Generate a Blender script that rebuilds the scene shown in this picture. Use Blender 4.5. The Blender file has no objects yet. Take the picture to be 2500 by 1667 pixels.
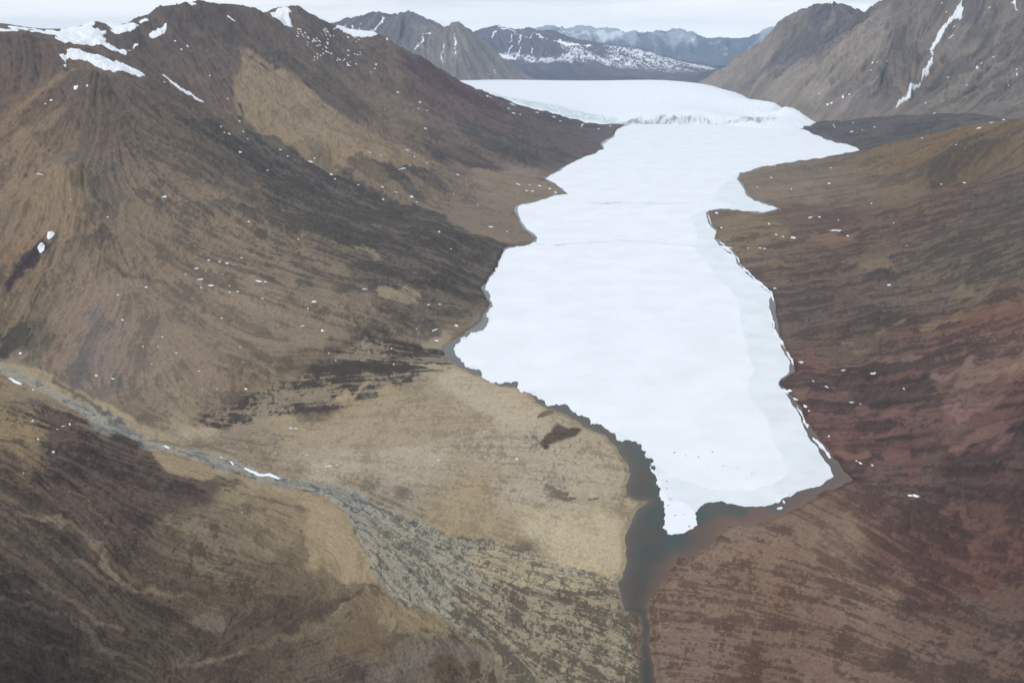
import bpy, math, random
import numpy as np
R = math.radians
S = bpy.context.scene
# ---------------------------------------------------------------- camera
EYE = 700.0                       # metres above the lake
PITCH = math.atan((833.5 - 112.0) / 2165.06)
cd = bpy.data.cameras.new('camera'); cam = bpy.data.objects.new('camera', cd)
S.collection.objects.link(cam); S.camera = cam
cam.location = (0, 0, EYE); cam.rotation_euler = (math.pi/2 - PITCH, 0, 0)
cd.sensor_fit = 'HORIZONTAL'; cd.angle = R(60); cd.clip_start = 1; cd.clip_end = 200000
# ---------------------------------------------------------------- sky
SUN_EL, SUN_AZ = R(52), R(-125)    # azimuth from +Y towards +X
w = bpy.data.worlds.new('World'); S.world = w; w.use_nodes = True
nt = w.node_tree; nt.nodes.clear(); N = nt.nodes.new; L = nt.links.new
out = N('ShaderNodeOutputWorld'); mixs = N('ShaderNodeMixShader')
bs = N('ShaderNodeBackground'); bc = N('ShaderNodeBackground')
sky = N('ShaderNodeTexSky'); sky.sky_type = 'NISHITA'; sky.sun_disc = False
sky.sun_elevation = SUN_EL; sky.sun_rotation = SUN_AZ
L(sky.outputs[0], bs.inputs[0]); bs.inputs[1].default_value = 0.12
tc = N('ShaderNodeTexCoord'); mp = N('ShaderNodeMapping'); mp.inputs['Scale'].default_value = (2.2, 2.2, 26)
mp.inputs['Location'].default_value = (0.4, 0.0, 0.35)
n1 = N('ShaderNodeTexNoise'); n1.inputs['Scale'].default_value = 1.6; n1.inputs['Detail'].default_value = 7; n1.inputs['Roughness'].default_value = .55
cr = N('ShaderNodeValToRGB'); e = cr.color_ramp.elements
e[0].position = .44; e[0].color = (.60, .67, .78, 1); e[1].position = .58; e[1].color = (1.1, 1.12, 1.14, 1)
L(tc.outputs['Generated'], mp.inputs[0]); L(mp.outputs[0], n1.inputs['Vector'])
L(n1.outputs['Fac'], cr.inputs[0])
# brighter layer low over the horizon
sx = N('ShaderNodeSeparateXYZ'); L(tc.outputs['Generated'], sx.inputs[0])
mr = N('ShaderNodeMapRange'); mr.inputs[1].default_value = .0; mr.inputs[2].default_value = .07; mr.inputs[3].default_value = 1.0; mr.inputs[4].default_value = 0
L(sx.outputs[2], mr.inputs[0])
mc = N('ShaderNodeMix'); mc.data_type = 'RGBA'; mc.inputs[7].default_value = (2.15, 2.16, 2.18, 1)
L(mr.outputs[0], mc.inputs[0]); L(cr.outputs[0], mc.inputs[6])
L(mc.outputs[2], bc.inputs[0]); bc.inputs[1].default_value = .92
mixs.inputs[0].default_value = .88
L(bs.outputs[0], mixs.inputs[1]); L(bc.outputs[0], mixs.inputs[2]); L(mixs.outputs[0], out.inputs[0])
sl = bpy.data.lights.new('sun', 'SUN'); sl.energy = 1.5; sl.angle = R(13); sl.color = (1, .96, .9)
so = bpy.data.objects.new('sun', sl); S.collection.objects.link(so); so.location = (0, 0, 3000)
so.rotation_euler = (math.pi/2 - SUN_EL, 0, math.pi - SUN_AZ)
S.view_settings.view_transform = 'Standard'; S.view_settings.look = 'None'
S.view_settings.exposure = -0.05; S.view_settings.gamma = 1
# ---------------------------------------------------------------- helpers
rng = np.random.default_rng(7)
F32 = np.float32
FOC = 2165.06; CX = 1250.0; CY = 833.5
def ray(px, py):
    "photo pixel -> azimuth, fall per metre of ground distance"
    a = (px - CX) / FOC; b = -(py - CY) / FOC
    fy = math.cos(PITCH) + b*math.sin(PITCH); fz = -math.sin(PITCH) + b*math.cos(PITCH)
    hor = math.hypot(a, fy)
    return math.atan2(a, fy), -fz/hor
def hexc(h):
    c = np.array([int(h[i:i+2], 16)/255 for i in (0, 2, 4)])
    c = c*.87+.13*(c@np.array([.3, .59, .11]))
    return np.where(c <= .04045, c/12.92, ((c+.055)/1.055)**2.4)
def sst(x, a, b):
    t = np.clip((x - a)/(b - a), 0, 1); return t*t*(3 - 2*t)
def lattice(na, nr, ca, cr_, g):
    "smooth value noise on an na x nr grid, cell size ca x cr_"
    ka, kr = int(na/ca)+3, int(nr/cr_)+3
    q = g.standard_normal((ka, kr)).astype(F32)
    x = np.arange(na)/ca; y = np.arange(nr)/cr_
    i = x.astype(int); j = y.astype(int)
    fx = (x-i).astype(F32); fy = (y-j).astype(F32)
    fx = fx*fx*(3-2*fx); fy = fy*fy*(3-2*fy)
    rows = q[i]*(1-fx)[:, None] + q[i+1]*fx[:, None]
    return rows[:, j]*(1-fy) + rows[:, j+1]*fy
def fbm(na, nr, c, octv, g, gain=.5, asp=1.0):
    o = np.zeros((na, nr), F32); a = 1.0
    for k in range(octv):
        o += a*lattice(na, nr, max(c, 1.0), max(c*asp, 1.0), g); a *= gain; c /= 2.03
    return o/o.std()
def cubic_up(q, na, nr):
    def taps(n, k):
        x = np.linspace(0, k-1, n); i = np.clip(x.astype(int), 0, k-2); t = (x-i)
        w_ = [(-t+2*t*t-t**3)/2, (2-5*t*t+3*t**3)/2, (t+4*t*t-3*t**3)/2, (-t*t+t**3)/2]
        idx = [np.clip(i+d, 0, k-1) for d in (-1, 0, 1, 2)]
        return w_, idx
    wa, ia = taps(na, q.shape[0]); wr, ir = taps(nr, q.shape[1])
    t = sum(q[ia[d]]*wa[d][:, None] for d in range(4))
    return sum(t[:, ir[d]]*wr[d] for d in range(4)).astype(F32)
def bil(f, x, y):
    na, nr = f.shape
    x = np.clip(x, 0, na-1.001); y = np.clip(y, 0, nr-1.001)
    i = x.astype(np.int32); j = y.astype(np.int32); fx = (x-i).astype(F32); fy = (y-j).astype(F32)
    return (f[i, j]*(1-fy)+f[i, j+1]*fy)*(1-fx) + (f[i+1, j]*(1-fy)+f[i+1, j+1]*fy)*fx
def blur(m, k):
    for ax in (0, 1):
        for _ in range(2):
            p = np.pad(m, [(k+1, k) if a == ax else (0, 0) for a in (0, 1)], mode='edge')
            c = np.cumsum(p, axis=ax, dtype=np.float64); n = 2*k+1
            m = ((c[n:] - c[:-n]) if ax == 0 else (c[:, n:] - c[:, :-n]))/n
    return m.astype(F32)
def uniform(n):
    "rank-like remap to 0..1"
    n = (n - n.mean())/n.std()
    return 1/(1+np.exp(-1.7*n))
def pip(X, Y, P):
    "points in polygon"
    ins = np.zeros(X.shape, bool); n = len(P)
    for k in range(n):
        x0, y0 = P[k]; x1, y1 = P[(k+1) % n]
        if y0 == y1: continue
        c = (y0 > Y) != (y1 > Y)
        ins ^= c & (X < (x1-x0)*(Y-y0)/(y1-y0) + x0)
    return ins
def segdist(X, Y, P, closed=True):
    d = np.full(X.shape, 1e18)
    n = len(P)
    for k in range(n if closed else n-1):
        x0, y0 = P[k]; x1, y1 = P[(k+1) % n]; dx, dy = x1-x0, y1-y0
        t = np.clip(((X-x0)*dx+(Y-y0)*dy)/(dx*dx+dy*dy+1e-12), 0, 1)
        d = np.minimum(d, (X-x0-t*dx)**2 + (Y-y0-t*dy)**2)
    return np.sqrt(d)
def rough(P, levels, amp, g, closed=True):
    "fractal midpoint roughening of a pixel polyline"
    P = [np.array(p, float) for p in P]
    for l in range(levels):
        Q = []
        n = len(P)
        for k in range(n if closed else n-1):
            a, b = P[k], P[(k+1) % n]; d = b-a; ln = np.hypot(*d)
            m = (a+b)/2 + np.array([-d[1], d[0]])*g.uniform(-amp, amp)*(1 if ln > 1.5 else 0)
            Q += [a, m]
        if not closed: Q.append(P[-1])
        P = Q
    return [tuple(p) for p in P]
def strip(P, wd):
    "closed outline of a stroke along a pixel polyline; wd tapers at the ends"
    P = np.array(P, float); n = len(P); t = np.gradient(P, axis=0); t /= np.linalg.norm(t, axis=1)[:, None]+1e-9
    nm = np.stack([-t[:, 1], t[:, 0]], 1)
    ww = np.full(n, wd/2.0); ww[0] *= .3; ww[-1] *= .3
    return [tuple(p) for p in P+nm*ww[:, None]] + [tuple(p) for p in (P-nm*ww[:, None])[::-1]]
def ell(cx, cy, a, b, ang=0, n=14, jit=.22, g=None):
    g = g or rng; o = []; c, s = math.cos(R(ang)), math.sin(R(ang))
    for k in range(n):
        t = 2*math.pi*k/n; q = 1+g.uniform(-jit, jit); x, y = a*q*math.cos(t), b*q*math.sin(t)
        o.append((cx+x*c-y*s, cy+x*s+y*c))
    return o
def c3(P): return [(1600+x/2.6133, y/2.6133) for x, y in P]
def lake_pt(px, py, z=0.0):
    az, f = ray(px, py); r = (EYE-z)/f
    return r*math.sin(az), r*math.cos(az)

class Patch:
    """A height field on a fan of azimuths and geometric distances."""
    def __init__(s, a0, a1, na, r0, r1, nr, ctrl, step=10, beta=1.5, seed=1):
        s.na, s.nr = na, nr; s.a0, s.a1 = R(a0), R(a1); s.v0, s.v1 = math.log(r0), math.log(r1)
        s.az = np.linspace(s.a0, s.a1, na); s.rr = np.exp(np.linspace(s.v0, s.v1, nr))
        s.g = np.random.default_rng(seed)
        pts = []
        for c in ctrl:
            az, f = ray(c[0], c[1])
            if len(c) == 3: z = c[2]; r = (EYE-z)/f
            else: r = c[3]; z = EYE - r*f
            pts.append((az, math.log(r), z))
        pts = np.array(pts); U = pts[:, :2]
        n = len(U); D = np.linalg.norm(U[:, None]-U[None], axis=2)**beta
        A = np.zeros((n+3, n+3)); A[:n, :n] = D - 1e-4*np.eye(n); A[:n, n] = 1; A[:n, n+1:] = U; A[n, :n] = 1; A[n+1:, :n] = U.T
        b = np.zeros(n+3); b[:n] = pts[:, 2]
        sol = np.linalg.solve(A, b)
        ka, kr = na//step+2, nr//step+2
        GU, GV = np.meshgrid(np.linspace(s.a0, s.a1, ka), np.linspace(s.v0, s.v1, kr), indexing='ij')
        q = np.stack([GU.ravel(), GV.ravel()], 1)
        h = np.linalg.norm(q[:, None]-U[None], axis=2)**beta @ sol[:n] + sol[n] + q@sol[n+1:]
        s.H = cubic_up(h.reshape(ka, kr), na, nr)
        s.X = (np.sin(s.az)[:, None]*s.rr).astype(F32); s.Y = (np.cos(s.az)[:, None]*s.rr).astype(F32)
        s.RR = np.broadcast_to(s.rr.astype(F32), (na, nr))
        s.I, s.J = np.meshgrid(np.arange(na, dtype=F32), np.arange(nr, dtype=F32), indexing='ij')
    def slope(s):
        da = (s.a1-s.a0)/(s.na-1); dv = (s.v1-s.v0)/(s.nr-1)
        ga = np.gradient(s.H, axis=0)/(s.RR*da); gr = np.gradient(s.H, axis=1)/(s.RR*dv)
        return ga, gr
    def flow_gradient(s, k=8):
        ga, gr = s.slope(); s.cell_a = (s.a1-s.a0)/(s.na-1); s.cell_v = (s.v1-s.v0)/(s.nr-1)
        fa = -blur(ga, k)/s.cell_a; fr = -blur(gr, k)/s.cell_v
        m = np.sqrt(fa*fa+fr*fr)+1e-9; s.fa, s.fr = (fa/m).astype(F32), (fr/m).astype(F32)
    def flow_strokes(s, strokes):
        pts = []
        for P in strokes:
            q = [s.at(*p) for p in P]; q = [p for p in q if p is not None]
            for a, b in zip(q[:-1], q[1:]):
                d = np.array(b)-np.array(a); ln = np.hypot(*d)
                if ln < 1: continue
                for k in range(max(1, int(ln/40))+1):
                    t = k/(max(1, int(ln/40))); pts.append((a[0]+d[0]*t, a[1]+d[1]*t, d[0]/ln, d[1]/ln))
        pts = np.array(pts); ka, kr = s.na//16+2, s.nr//16+2
        GA, GR = np.meshgrid(np.linspace(0, s.na-1, ka), np.linspace(0, s.nr-1, kr), indexing='ij')
        q = np.stack([GA.ravel(), GR.ravel()], 1)
        W = 1/(((q[:, None]-pts[None, :, :2])**2).sum(2)+300)**1.5
        f = (W@pts[:, 2:])/W.sum(1)[:, None]
        fa = cubic_up(f[:, 0].reshape(ka, kr), s.na, s.nr); fr = cubic_up(f[:, 1].reshape(ka, kr), s.na, s.nr)
        m = np.sqrt(fa*fa+fr*fr)+1e-6; s.fa, s.fr = fa/m, fr/m
    def lic(s, f, n, step=1.0):
        o = f.copy()
        for sg in (1, -1):
            x, y = s.I.copy(), s.J.copy()
            for k in range(n):
                x += sg*step*bil(s.fa, x, y); y += sg*step*bil(s.fr, x, y); o += bil(f, x, y)
        o -= o.mean(); return o/o.std()
    def at(s, px, py, miss=None):
        "first meeting of the photo ray with this ground, as grid indices"
        az, f = ray(px, py); i = (az-s.a0)/(s.a1-s.a0)*(s.na-1)
        if not 0 <= i <= s.na-1: i = min(max(i, 0), s.na-1.001)
        i0 = int(min(i, s.na-2)); t = i-i0
        h = s.H[i0]*(1-t)+s.H[i0+1]*t; d = h-(EYE-s.rr*f)
        k = np.argmax(d >= 0)
        if d[k] < 0: return miss
        if k == 0: return (i, 0.0)
        u = d[k-1]/(d[k-1]-d[k]); return (i, k-1+float(u))
    def xyz(s, i, j):
        i = np.atleast_1d(np.asarray(i, float)); j = np.atleast_1d(np.asarray(j, float))
        az = s.a0+i/(s.na-1)*(s.a1-s.a0); r = np.exp(s.v0+j/(s.nr-1)*(s.v1-s.v0))
        return np.stack([r*np.sin(az), r*np.cos(az), bil(s.H, i, j)], 1)
    def poly(s, P):
        q = [s.at(*p) for p in P]; return np.array([p for p in q if p is not None])
    def mask(s, P, wob=5.0, feather=1, dens=9):
        "soft mask of a traced outline (photo pixels) laid on the ground; returns slice and mask"
        D = []
        for a, b in zip(P, list(P[1:])+[P[0]]):
            k = max(1, int(math.hypot(a[0]-b[0], a[1]-b[1])/dens/4)); D += [(a[0]+(b[0]-a[0])*t/k, a[1]+(b[1]-a[1])*t/k) for t in range(k)]
        q = s.poly(D)
        if len(q) < 3: return None
        pad = int(wob*2.5+feather*3+3)
        i0, i1 = max(0, int(q[:, 0].min())-pad), min(s.na, int(q[:, 0].max())+pad+2)
        j0, j1 = max(0, int(q[:, 1].min())-pad), min(s.nr, int(q[:, 1].max())+pad+2)
        if i1-i0 < 3 or j1-j0 < 3: return None
        sl_ = (slice(i0, i1), slice(j0, j1))
        m = pip(s.I[sl_]+wob*s.wa[sl_], s.J[sl_]+wob*s.wr[sl_], q).astype(F32)
        if feather: m = blur(m, feather)
        if feather in (2, 3, 4, 8, 9) and s.fray is not None: m = sst(m+.34*s.fray[sl_]*np.minimum(1, 4*m*(1-m)), .22, .78)
        return sl_, m
    fray = None
    def warp(s, c=40):
        s.wa = fbm(s.na, s.nr, c, 6, s.g, .62); s.wr = fbm(s.na, s.nr, c, 6, s.g, .62)
    def region(s, P, light, dark=None, cov=0.0, wob=5.0, feather=2, op=1.0):
        r_ = s.mask(P, wob, feather)
        if r_ is None: return
        sl_, m = r_; m = (m*op)[..., None]
        s.LT[sl_] = s.LT[sl_]*(1-m)+hexc(light)*m
        s.DK[sl_] = s.DK[sl_]*(1-m)+hexc(dark or light)*m
        s.CV[sl_] = s.CV[sl_]*(1-m[..., 0])+cov*m[..., 0]
    def stroke(s, P, wd, col, op=.8, wob=3.0, feather=1):
        s.region(strip(P, wd), col, None, 0, wob, feather, op)
    def base_colours(s, ctl):
        pts, val = [], []
        for c in ctl:
            q = s.at(c[0], c[1])
            if q is None: continue
            pts.append(q); val.append(np.concatenate([hexc(c[2]), hexc(c[3] if len(c) > 3 else c[2]), [c[4] if len(c) > 4 else 0]]))
        pts = np.array(pts); val = np.array(val); ka, kr = s.na//12+2, s.nr//12+2
        GA, GR = np.meshgrid(np.linspace(0, s.na-1, ka), np.linspace(0, s.nr-1, kr), indexing='ij')
        q = np.stack([GA.ravel(), GR.ravel()], 1)
        W = 1/(((q[:, None]-pts[None])**2).sum(2)+400)**1.6
        f = (W@val)/W.sum(1)[:, None]
        f = np.stack([cubic_up(f[:, k].reshape(ka, kr), s.na, s.nr) for k in range(7)], 2)
        # wobble so the joins are not smooth fades
        wa = s.I+14*s.wa; wr = s.J+14*s.wr
        s.LT = np.stack([bil(f[..., k], wa, wr) for k in range(3)], 2); s.DK = np.stack([bil(f[..., k], wa, wr) for k in range(3, 6)], 2)
        s.CV = bil(f[..., 6], wa, wr)
    def build(s, name, mat, col, keep=None, dz=0.0):
        na, nr = s.na, s.nr
        co = np.stack([s.X, s.Y, s.H+dz], 2).reshape(-1, 3).astype(F32)
        idx = np.arange(na*nr, dtype=np.int32).reshape(na, nr)
        q = np.stack([idx[:-1, :-1], idx[1:, :-1], idx[1:, 1:], idx[:-1, 1:]], 2).reshape(-1, 4)[:, ::1]
        if keep is not None:
            kf = (keep[:-1, :-1] | keep[1:, :-1] | keep[1:, 1:] | keep[:-1, 1:]).ravel(); q = q[kf]
            used = np.zeros(na*nr, bool); used[q.ravel()] = True
            new = np.cumsum(used)-1; co = co[used]; q = new[q].astype(np.int32); col = col.reshape(-1, 3)[used]
        return raw_mesh(name, co, q, mat, col.reshape(-1, 3))
def raw_mesh(name, co, quads, mat, col=None, smooth=True, parent=None):
    me = bpy.data.meshes.new(name); nv, nf = len(co), len(quads); k = quads.shape[1]
    me.vertices.add(nv); me.vertices.foreach_set('co', np.ascontiguousarray(co, F32).ravel())
    me.loops.add(nf*k); me.loops.foreach_set('vertex_index', np.ascontiguousarray(quads, np.int32).ravel())
    me.polygons.add(nf); me.polygons.foreach_set('loop_start', np.arange(0, nf*k, k, dtype=np.int32))
    me.polygons.foreach_set('use_smooth', np.full(nf, smooth))
    me.update(calc_edges=True)
    if col is not None:
        a = me.color_attributes.new('ground_colour', 'FLOAT_COLOR', 'POINT')
        c = np.ones((nv, 4), F32); c[:, :3] = col; a.data.foreach_set('color', c.ravel())
    me.materials.append(mat); o = bpy.data.objects.new(name, me); S.collection.objects.link(o); o.parent = parent
    return o
def struct(o, kind='structure'): o['kind'] = kind; return o
def tag(o, label, cat, group=None):
    o['label'] = label; o['category'] = cat
    if group: o['group'] = group
    return o
# ---------------------------------------------------------------- materials
def material(name, attr=None, colour=(.5, .5, .5), grain=.12, gscale=.25, roughness=.95, spec=.15, bump=0.0, bscale=.1, bdist=1.0):
    m = bpy.data.materials.new(name); m.use_nodes = True; t = m.node_tree; p = t.nodes['Principled BSDF']
    p.inputs['Roughness'].default_value = roughness; p.inputs['Specular IOR Level'].default_value = spec
    g = t.nodes.new('ShaderNodeNewGeometry')
    n = t.nodes.new('ShaderNodeTexNoise'); n.inputs['Scale'].default_value = gscale; n.inputs['Detail'].default_value = 6; n.inputs['Roughness'].default_value = .65
    t.links.new(g.outputs['Position'], n.inputs['Vector'])
    mr_ = t.nodes.new('ShaderNodeMapRange'); mr_.inputs[1].default_value = .25; mr_.inputs[2].default_value = .75
    mr_.inputs[3].default_value = 1-grain; mr_.inputs[4].default_value = 1+grain
    t.links.new(n.outputs['Fac'], mr_.inputs[0])
    mx = t.nodes.new('ShaderNodeVectorMath'); mx.operation = 'SCALE'
    if attr:
        a = t.nodes.new('ShaderNodeAttribute'); a.attribute_name = attr; t.links.new(a.outputs['Color'], mx.inputs[0])
    else:
        c = t.nodes.new('ShaderNodeRGB'); c.outputs[0].default_value = (*colour, 1); t.links.new(c.outputs[0], mx.inputs[0])
    t.links.new(mr_.outputs[0], mx.inputs['Scale']); t.links.new(mx.outputs[0], p.inputs['Base Color'])
    if bump:
        n2 = t.nodes.new('ShaderNodeTexNoise'); n2.inputs['Scale'].default_value = bscale; n2.inputs['Detail'].default_value = 5
        t.links.new(g.outputs['Position'], n2.inputs['Vector'])
        b = t.nodes.new('ShaderNodeBump'); b.inputs['Strength'].default_value = bump; b.inputs['Distance'].default_value = bdist
        t.links.new(n2.outputs['Fac'], b.inputs['Height']); t.links.new(b.outputs[0], p.inputs['Normal'])
    return m
M_ground = material('tundra', 'ground_colour', grain=.16, gscale=.22, bump=.5, bscale=.12, bdist=1.5)
M_rock = material('mountain_rock', 'ground_colour', grain=.14, gscale=.03, bump=.8, bscale=.02, bdist=16)
M_snow = material('snow', colour=(.86, .90, .94), grain=.04, gscale=.03, roughness=.7, spec=.2)
M_grey_ice = material('thin_ice', colour=(.79, .835, .865), grain=.10, gscale=.012, roughness=.6, spec=.25)
M_lake_snow = material('lake_snow', colour=(.85, .885, .92), grain=.07, gscale=.007, roughness=.75, spec=.2, bump=.35, bscale=.05, bdist=1.5)
M_glacier = material('glacier_ice', 'ground_colour', grain=.03, gscale=.02, roughness=.7, spec=.2)
M_water = material('lake_water', 'ground_colour', grain=.05, gscale=.03, roughness=.18, spec=.16, bump=.03, bscale=.5, bdist=.3)
M_far = material('far_ground', colour=(.10, .09, .08), grain=.2, gscale=.002)

# ================================================================ VALLEY TERRAIN
SHORE = [(1523,306),(1502,315),(1494,334),(1466,352),(1472,363),(1428,380),(1385,401),(1347,424),(1327,436),(1351,447),(1370,462),(1385,474),
 (1347,478),(1309,491),(1265,501),(1255,507),(1259,522),(1272,549),(1286,564),(1309,583),(1290,595),(1251,602),(1229,608),(1217,633),(1206,663),
 (1187,690),(1173,702),(1183,717),(1196,740),(1179,765),(1177,782),(1144,805),(1117,824),(1091,842),(1083,855),(1085,868),(1092,879),(1123,897),
 (1175,918),(1243,944),(1300,970),(1342,998),(1384,1012),(1415,1032),(1441,1048),(1483,1069),(1503,1090),(1524,1121),(1537,1157),(1530,1210),
 (1556,1222),(1582,1221),(1562,1238),(1543,1267),(1527,1303),(1530,1337),(1517,1415),(1506,1423),(1516,1449),(1524,1491),(1558,1501),(1563,1553),
 (1568,1606),(1570,1720),(1590,1720),(1591,1605),(1587,1543),(1581,1502),(1589,1459),(1615,1425),(1636,1396),(1657,1357),(1704,1349),(1742,1327),
 (1755,1298),(1853,1274),(1870,1276),(1917,1255),(1951,1238),(1989,1221),(1993,1208),(2044,1191),(2083,1172),(2057,1145),(2036,1119),(2002,1077),
 (1976,1038),(1956,994),(1933,967),(1912,944),(1902,932),(1918,923),(1942,906),(1937,883),(1918,852),(1902,814),(1895,768),(1893,737),(1885,712),
 (1860,695),(1830,668),(1807,645),(1799,624),(1765,600),(1747,580),(1753,565),(1732,542),(1728,519),(1732,516),(1799,514),(1830,518),(1864,522),
 (1883,517),(1908,509),(1879,499),(1845,488),(1826,474),(1818,455),(1803,436),(1811,421),(1864,408),(1898,402),(1963,392),(2040,384),(2094,373),
 (2103,367),(2097,360),(2051,348),(2013,337),(1975,318),(1944,306),(1902,293),(1800,280),(1650,278),(1545,284),(1522,301)]
g_sh = np.random.default_rng(3)
SHP = [lake_pt(*p) for p in rough(SHORE, 3, .13, g_sh)]
HC = []   # height control: (px, py, z) or (px, py, None, distance)
def Z(*a): HC.extend(a)
for p in SHORE[::2]: Z((p[0], p[1], 0.5))
# near ridge with the pyramid top, snow saddle, main summit and the long ridge behind the lake
Z((191,165,None,3900),(120,215,None,3750),(60,290,None,3550),(0,345,None,3350),(-150,430,None,3100),(245,178,None,4050),(360,187,None,4300),(500,255,None,4400),(600,310,None,4300),
  (0,82,None,4500),(75,82,None,4500),(140,100,None,4500),(-200,75,None,4700),(0,59,None,6000),(115,71,None,5800),(200,62,None,5900),(226,50,None,5900),(262,60,None,5900),(306,58,None,5900),
  (-200,50,None,6200),(250,130,None,5000),(170,125,None,4900),(330,150,None,4900),(60,230,None,4000),(0,180,None,4200),
  (344,38,None,5900),(405,14,None,6000),(470,7,None,6000),(530,10,None,6050),(585,12,None,6150),(530,45,None,6500),(470,45,None,6400),(600,45,None,6700),(612,19,None,6250),(645,30,None,6500),(696,14,None,6800),(723,14,None,6800),
  (750,29,None,6900),(803,57,None,7000),(842,76,None,7100),(890,84,None,7150),(930,86,None,7200),(953,99,None,7300),(1014,132,None,7500),(1068,161,None,7700),(1117,194,None,7900),
  (1202,237,None,8100),(1336,273,None,8250),(1412,294,None,8300))
# behind the skyline it falls away
Z((100,90,None,8000),(400,90,None,8000),(650,80,None,8600),(850,130,None,9000),(1000,180,None,9300),(1100,230,None,9400),(-300,90,None,8500),(0,95,None,6900),(100,100,None,6700),(200,92,None,6700),(-200,85,None,7200),(290,95,None,6800),(100,125,None,8200),(200,74,None,6300),(262,74,None,6250),(306,72,None,6250),(115,82,None,6200),(30,77,None,6300),(345,58,None,6300),(250,66,None,6050),(150,78,None,6050))
# gullies and spurs of the left mountain
Z((1049,491,35),(896,461,105),(804,398,180),(650,337,258),(589,295,None,4720),(555,230,None,5080),(474,126,None,5450),
  (1137,407,50),(1068,392,80),(999,357,150),(915,323,215),(800,252,None,5250),(758,222,None,5400),(708,180,None,5550),(650,149,None,5600),(574,111,None,5700),(494,69,None,5750),
  (560,150,None,5450),(600,165,None,5450),(690,255,400),(800,320,None,4480),(900,375,None,4300),(1000,430,None,4180),(1150,470,25),(1200,490,10),
  (400,130,None,5500),(450,240,None,4950),(520,290,None,4600),(350,110,None,5600),(620,90,None,5850),(700,120,None,5950),(800,150,None,6300),
  (900,200,None,6300),(1000,250,None,6200),(1100,300,None,6000),(1200,350,None,5600),(1300,400,25),(1250,300,None,7000),(1350,330,55),(1150,230,None,7300),(1430,330,None,7300),(1290,440,12),(1200,430,30))
# broad near slope
Z((300,300,None,3500),(500,400,None,3300),(700,450,None,3500),(900,550,None,3000),(1000,600,None,2850),(1100,650,None,2700),(300,450,None,2950),(150,400,None,3000),(0,450,300),(0,550,220),
  (200,560,212),(-200,600,188),(130,585,196),(60,750,94),(0,830,58),(190,610,180),(350,665,130),(500,745,92),(620,825,62),(800,930,25),(350,780,88),(250,900,54),(120,780,86),(430,1000,25),
  (600,900,48),(700,700,101),(700,800,58),(850,750,73),(950,850,25),(1000,800,26),(500,990,20),(650,960,22),(900,960,11),(1000,950,8),(1200,1000,4),(1100,560,85),(1150,570,20),(0,600,185),(0,650,150),(0,720,110),(60,640,155),(100,650,150),(90,720,112),(-60,640,152),(-60,560,215),(-200,700,125),(-200,800,78),(-200,860,64))
# river and delta
Z((42,936,43),(104,957,38),(156,982,34),(198,1007,31),(250,1049,25),(307,1071,21),(68,913,43),(125,931,39),(172,954,36),(224,980,32),(281,1006,27),(333,1048,22),(-150,930,60),
  (-150,870,60),(0,900,45),(100,920,40),(200,965,33),(350,1070,21),(500,1115,16),(700,1165,11),(850,1210,8),(900,1100,8),(1100,1100,6),(1200,1200,4),(1400,1300,2.5),(1000,1300,6),(1200,1450,3),(1400,1550,2),(1000,1420,6))
# foreground slope on the left
Z((0,1000,70),(0,1200,115),(0,1400,140),(0,1667,165),(-250,1300,170),(-250,1667,220),(200,1060,46),(300,1120,30),(300,1220,46),(300,1400,78),(400,1667,105),(600,1200,15),(550,1270,34),(740,1300,13),(480,1360,40),(600,1440,42),(450,1180,25),
  (800,1500,34),(900,1667,55),(1000,1510,24),(1130,1555,8),(1100,1667,26),(900,1430,10),(1050,1490,6),(1300,1620,3),(500,1800,110),(1000,1850,60),(1300,1800,6),(0,1900,190))
# right shore
Z((1700,1420,4),(1650,1600,4),(2000,1300,12),(2000,1600,17),(2300,1500,36),(2500,1667,62),(2500,1400,78),(2300,1300,44),(2200,1200,32),(2120,1180,13),(2500,1200,115),(2300,1100,66),(2500,1000,155),(2200,1000,55),(2060,1000,14),
  (2000,850,16),(2200,850,66),(2500,800,195),(2300,700,125),(2000,700,32),(2500,600,240),(2300,550,150),(2000,600,36),(1850,610,8),(1800,560,15),(1850,545,19),(2100,520,55),(2300,478,132),(2500,430,235),(2700,900,260),(2700,1400,130),(2700,500,340),(2700,1700,110),(1900,1850,10),(2400,1850,50),
  (2021,494,18),(2174,471,58),(2327,442,100),(2500,285,330),(2365,306,232),(2174,348,88),(2120,360,12),(2300,380,190),(2400,350,260),(2200,420,92),(2000,450,38),(1900,450,22),(1850,435,8),(1964,404,6),(2050,410,36),(2700,270,400),
  (1950,292,18),(2028,285,40),(2185,264,150),(2411,264,180),(2500,272,190),(2150,310,80),(2300,290,150),(2250,331,45),(2700,280,260),(2050,330,20),(2100,345,25))
# under the glacier
Z((1500,300,-25),(1300,272,-25),(1150,258,-25),(1700,290,-25),(1450,302,-25))
for p in ((1650,300),(1780,302)): Z((p[0],p[1],-2))
T = Patch(-43, 43, 1900, 400, 9600, 1960, HC, step=8, seed=11)
T.warp(44)
def carve(P, line, depth, wd):
    "cut a gully along a traced line; wd in grid cells"
    q = P.poly([(a[0]+(b[0]-a[0])*t/6, a[1]+(b[1]-a[1])*t/6) for a, b in zip(line[:-1], line[1:]) for t in range(6)]+[line[-1]])
    i0, i1 = max(0, int(q[:, 0].min()-4*wd)), int(q[:, 0].max()+4*wd)+2; j0, j1 = max(0, int(q[:, 1].min()-4*wd)), int(q[:, 1].max()+4*wd)+2
    d = segdist(P.I[i0:i1, j0:j1].astype(float), P.J[i0:i1, j0:j1].astype(float), q, False)
    P.H[i0:i1, j0:j1] -= (depth*np.exp(-(d/wd)**1.3)).astype(F32)
G1 = [(474,126),(520,190),(555,230),(575,275),(600,302),(650,337),(720,362),(804,398),(896,461),(980,492)]
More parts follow.
